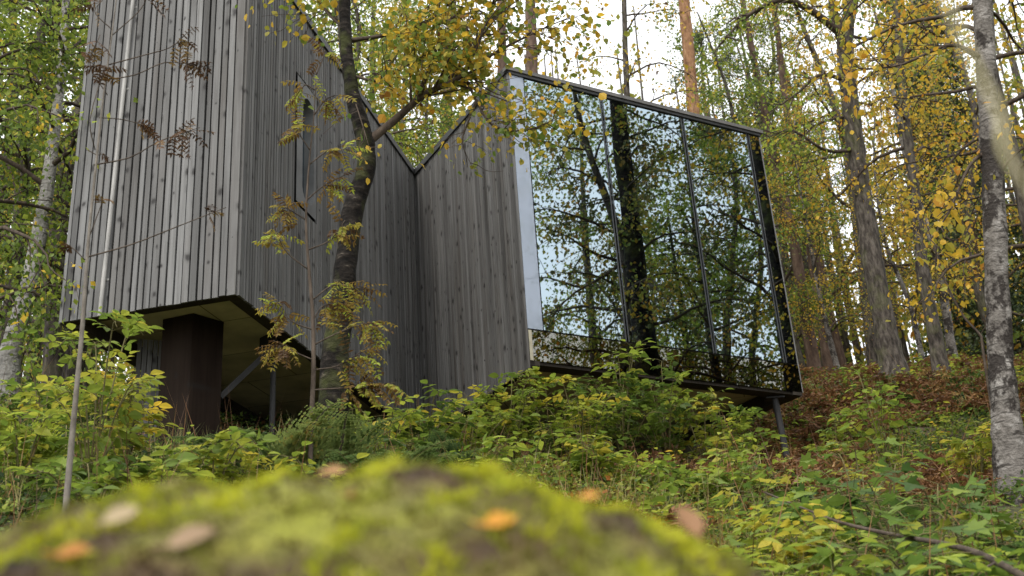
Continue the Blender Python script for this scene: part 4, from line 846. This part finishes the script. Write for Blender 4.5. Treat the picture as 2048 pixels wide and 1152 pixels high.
# young seedlings of the slope
P, r = scatter(4600, 3.4, 24, 306, bias=.95); P = P[~inside_cabin(P)]; P = P[(patch(P, 1.4, 5.0) > .55) & ((P[:, 0] > .12 * P[:, 1]) | (r.uniform(0, 1, len(P)) < .25))]; mb = MB(); k = 8; n = len(P) * k; hh = np.repeat(r.uniform(.15, .5, len(P)), k); az = r.uniform(0, 6.28, n)
dv = np.c_[np.cos(az), np.sin(az), r.uniform(-.3, .2, n)]; Q = np.repeat(P, k, 0) + np.c_[np.zeros(n), np.zeros(n), hh * r.uniform(.45, 1, n)] + dv * .04
sz = r.uniform(.03, .11, n); mb.leaves(LEAFLET, Q, dv, r.normal(0, .25, (n, 3)) + (0, 0, 1), sz, sz * .6, np.clip(np.repeat(r.beta(2, 2, len(P)), k) + r.normal(0, .08, n), 0, 1))
tag(link('seedling_undergrowth', mb.mesh('seedling_undergrowth', M['leaf_lime'], False)), 'scattered small broad leaved seedlings on the slope', 'undergrowth', kind='stuff')

# ---------------------------------------------------------------- fallen branch and birch stump hollow
def stick(name, label, cat, px, dist, r0, r1, mt='twig', lift=.06, forks=()):
    pts = smooth([U(x, y, d) for (x, y), d in zip(px, dist)], 24); g0 = pts[0].copy(); root = tag(empty(name, g0), label, cat)
    q = MB(); q.tube(pts, np.linspace(r0, r1, 24), 8); 
    for f in forks: q.tube(smooth([U(x, y, d) for x, y, d in f], 8), np.linspace(r1 * .9, r1 * .3, 8), 5)
    link('branch', q.mesh('branch', M[mt], True, g0), root)
stick('fallen_branch', 'dark fallen branch lying across the plants at the lower right', 'branch', [(2060, 1160), (1960, 1108), (1880, 1086), (1800, 1072), (1700, 1050), (1640, 1030), (1530, 985)], [3.9, 4.3, 4.6, 4.9, 5.2, 5.5, 6.2], .013, .005,
      forks=[[(1990, 1125, 4.1), (1930, 1160, 4.0), (1890, 1200, 3.9)], [(1880, 1086, 4.6), (1830, 1120, 4.6), (1790, 1130, 4.7)]])

# ---------------------------------------------------------------- mossy boulder close to the lens
rg = np.random.default_rng(400); nu, nv = 150, 90
th = np.linspace(0, 2 * math.pi, nu, endpoint=False); ph = np.linspace(0.0, math.pi * .62, nv)
TH, PH = np.meshgrid(th, ph)
BC = np.array([-.225, .98, -.334])
def lump(x, y):
    return -1.25 * np.maximum(0, -x - .06) ** 2 + .008 * np.sin(13 * x + 2 * np.sin(9 * y)) + .008 * np.sin(29 * x + 1.2 + np.sin(17 * y)) * np.sin(31 * y + .4) + .006 * np.sin(63 * x + 2 * np.sin(30 * y)) * np.sin(57 * y + 9 * x) + .004 * np.sin(120 * x + 2 * y) * np.sin(110 * y)
X = np.sin(PH) * np.cos(TH) * .70; Y = np.sin(PH) * np.sin(TH) * .42; Z = np.cos(PH) * .57
Z = Z - .05 * np.abs(X) * 0 + lump(X, Y) * np.clip(np.cos(PH) * 1.5, 0, 1)
bv = np.c_[(X + BC[0]).ravel(), (Y + BC[1]).ravel(), (Z + BC[2]).ravel()]
i = (np.arange(nv - 1)[:, None] * nu + np.arange(nu)[None]); j = (np.arange(nv - 1)[:, None] * nu + (np.arange(nu)[None] + 1) % nu); i = i.ravel(); j = j.ravel()
mb = MB(); mb.add(bv, np.vstack([np.c_[i, i + nu, j], np.c_[j, i + nu, j + nu]]))
rock = tag(link('boulder', mb.mesh('boulder', M['rock'], True, BC)), 'moss covered boulder filling the bottom foreground', 'boulder'); rock.location = BC
n = 80000; a = rg.uniform(0, 6.283, n); u = np.sqrt(rg.uniform(0, 1, n)) * .93; x, y = u * np.cos(a) * .70, u * np.sin(a) * .42
c = np.sqrt(np.clip(1 - u * u, 0, 1)); z = c * .57 + lump(x, y) * np.clip(c * 1.5, 0, 1)
def fld(x, y): return .5 + .62 * np.sin(36 * x + 1.1 + 2.2 * np.sin(31 * y + 2)) * np.sin(34 * y + 2.5 * np.sin(21 * x + .5)) + .34 * np.sin(77 * x + 2 * np.sin(61 * y)) * np.sin(71 * y + 2 * np.sin(50 * x)) + .12 * np.sin(190 * x + 60 * y) * np.sin(170 * y - 40 * x)
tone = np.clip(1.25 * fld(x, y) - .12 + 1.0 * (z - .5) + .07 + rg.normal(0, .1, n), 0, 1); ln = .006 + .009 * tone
nm = unit(np.c_[x / .49, y / .18, z / .3]); mb = MB()
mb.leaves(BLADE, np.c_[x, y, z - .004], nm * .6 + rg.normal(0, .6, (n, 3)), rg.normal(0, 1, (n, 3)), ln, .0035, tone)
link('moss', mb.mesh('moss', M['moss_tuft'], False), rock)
def rockz(x, y): return BC[2] + math.sqrt(max(0, 1 - ((x - BC[0]) / .70) ** 2 - ((y - BC[1]) / .42) ** 2)) * .57 + float(lump(np.array(x - BC[0]), np.array(y - BC[1])))
def solid(name, col, rough=.6):
    return leaf_mat(name, [(0, tuple(v * .8 for v in col)), (1, tuple(v * 1.15 for v in col))], .25, rough)
def fallen(label, px, py, size, tilt, col, az, lift=.012):
    """A single dry leaf lying on the boulder where the view ray meets it."""
    d = ray(px, py); t = .45
    for _ in range(40):
        d = ray(px, py); t = .45
        while t < 1.2 and d[2] * t > rockz(*(d[:2] * t)): t += .003
        if t < 1.2: break
        py += 5
    p = d * t; p[2] = max(p[2], rockz(p[0], p[1])) + lift * .6
    q = MB(); dr = np.array([math.cos(az) * math.cos(tilt), math.sin(az) * math.cos(tilt), math.sin(tilt)])
    nr = np.array([0.2, -.65, .75]); tv = smooth(np.array([(0, 0, 0), (.2, -.3, .05), (.5, -.42, .1), (.8, -.25, .06), (1, 0, .02)]), 9); up_ = tv.copy(); up_[:, 1] *= -1
    V_ = np.vstack([tv, up_[1:-1], [[.5, 0, -.02]]]); mm = len(V_) - 1; order = list(range(9)) + list(range(mm - 1, 8, -1))
    F_ = [(order[e], order[(e + 1) % len(order)], mm) for e in range(len(order))]
    q.leaves((V_, np.array(F_)), np.zeros((1, 3)), dr[None], nr[None], size, size * .8, .5)
    q.tube([(0, 0, 0), -dr * size * .3 + (0, 0, .003)], .0012, 4)
    o = tag(link('fallen_leaf', q.mesh('fallen_leaf', solid('dry_leaf', col))), label, 'leaf', 'leaves lying on the boulder'); o.location = p
fallen('bright orange leaf lying on the middle of the mossy boulder', 968, 1080, .026, .2, (.6, .27, .035), .4)
fallen('pale brown upright leaf at the right shoulder of the boulder', 1400, 1062, .034, 1.0, (.3, .16, .08), 2.2)
fallen('small orange leaf on the crest of the boulder right of its middle', 1160, 1015, .018, .1, (.5, .24, .04), .1)
fallen('dull pinkish leaf low on the left of the boulder', 330, 1115, .034, .3, (.3, .2, .12), .2)
fallen('pale cream leaf on the left flank of the boulder', 205, 1070, .028, .5, (.4, .31, .19), .7)
fallen('brown leaf on the top of the boulder left of the crest', 690, 925, .026, .05, (.36, .2, .08), 2.9)
fallen('orange leaf in the bottom left corner of the boulder', 105, 1140, .024, .1, (.4, .16, .03), .1)
fallen('reddish brown leaf among moss in the centre left of the boulder', 700, 1020, .03, .1, (.28, .13, .04), 1.0)

# pale grass stalk arching past close to the lens
pts = smooth([(.44, .46, -.5), (.42, .5, -.1), (.36, .5, .12), U(2075, 390, .5), U(1998, 225, .49), U(1935, 100, .485), U(1885, -20, .48), U(1850, -110, .475)], 40)
gs = pts[0].copy(); mb = MB(); mb.tube(pts, np.linspace(.0016, .0009, 40), 8, .9); 
tag(link('grass_stalk', mb.mesh('grass_stalk', solid('pale_straw', (.6, .55, .34)), True, gs)), 'blurred pale grass stalk close to the camera at the upper right', 'grass stalk').location = gs
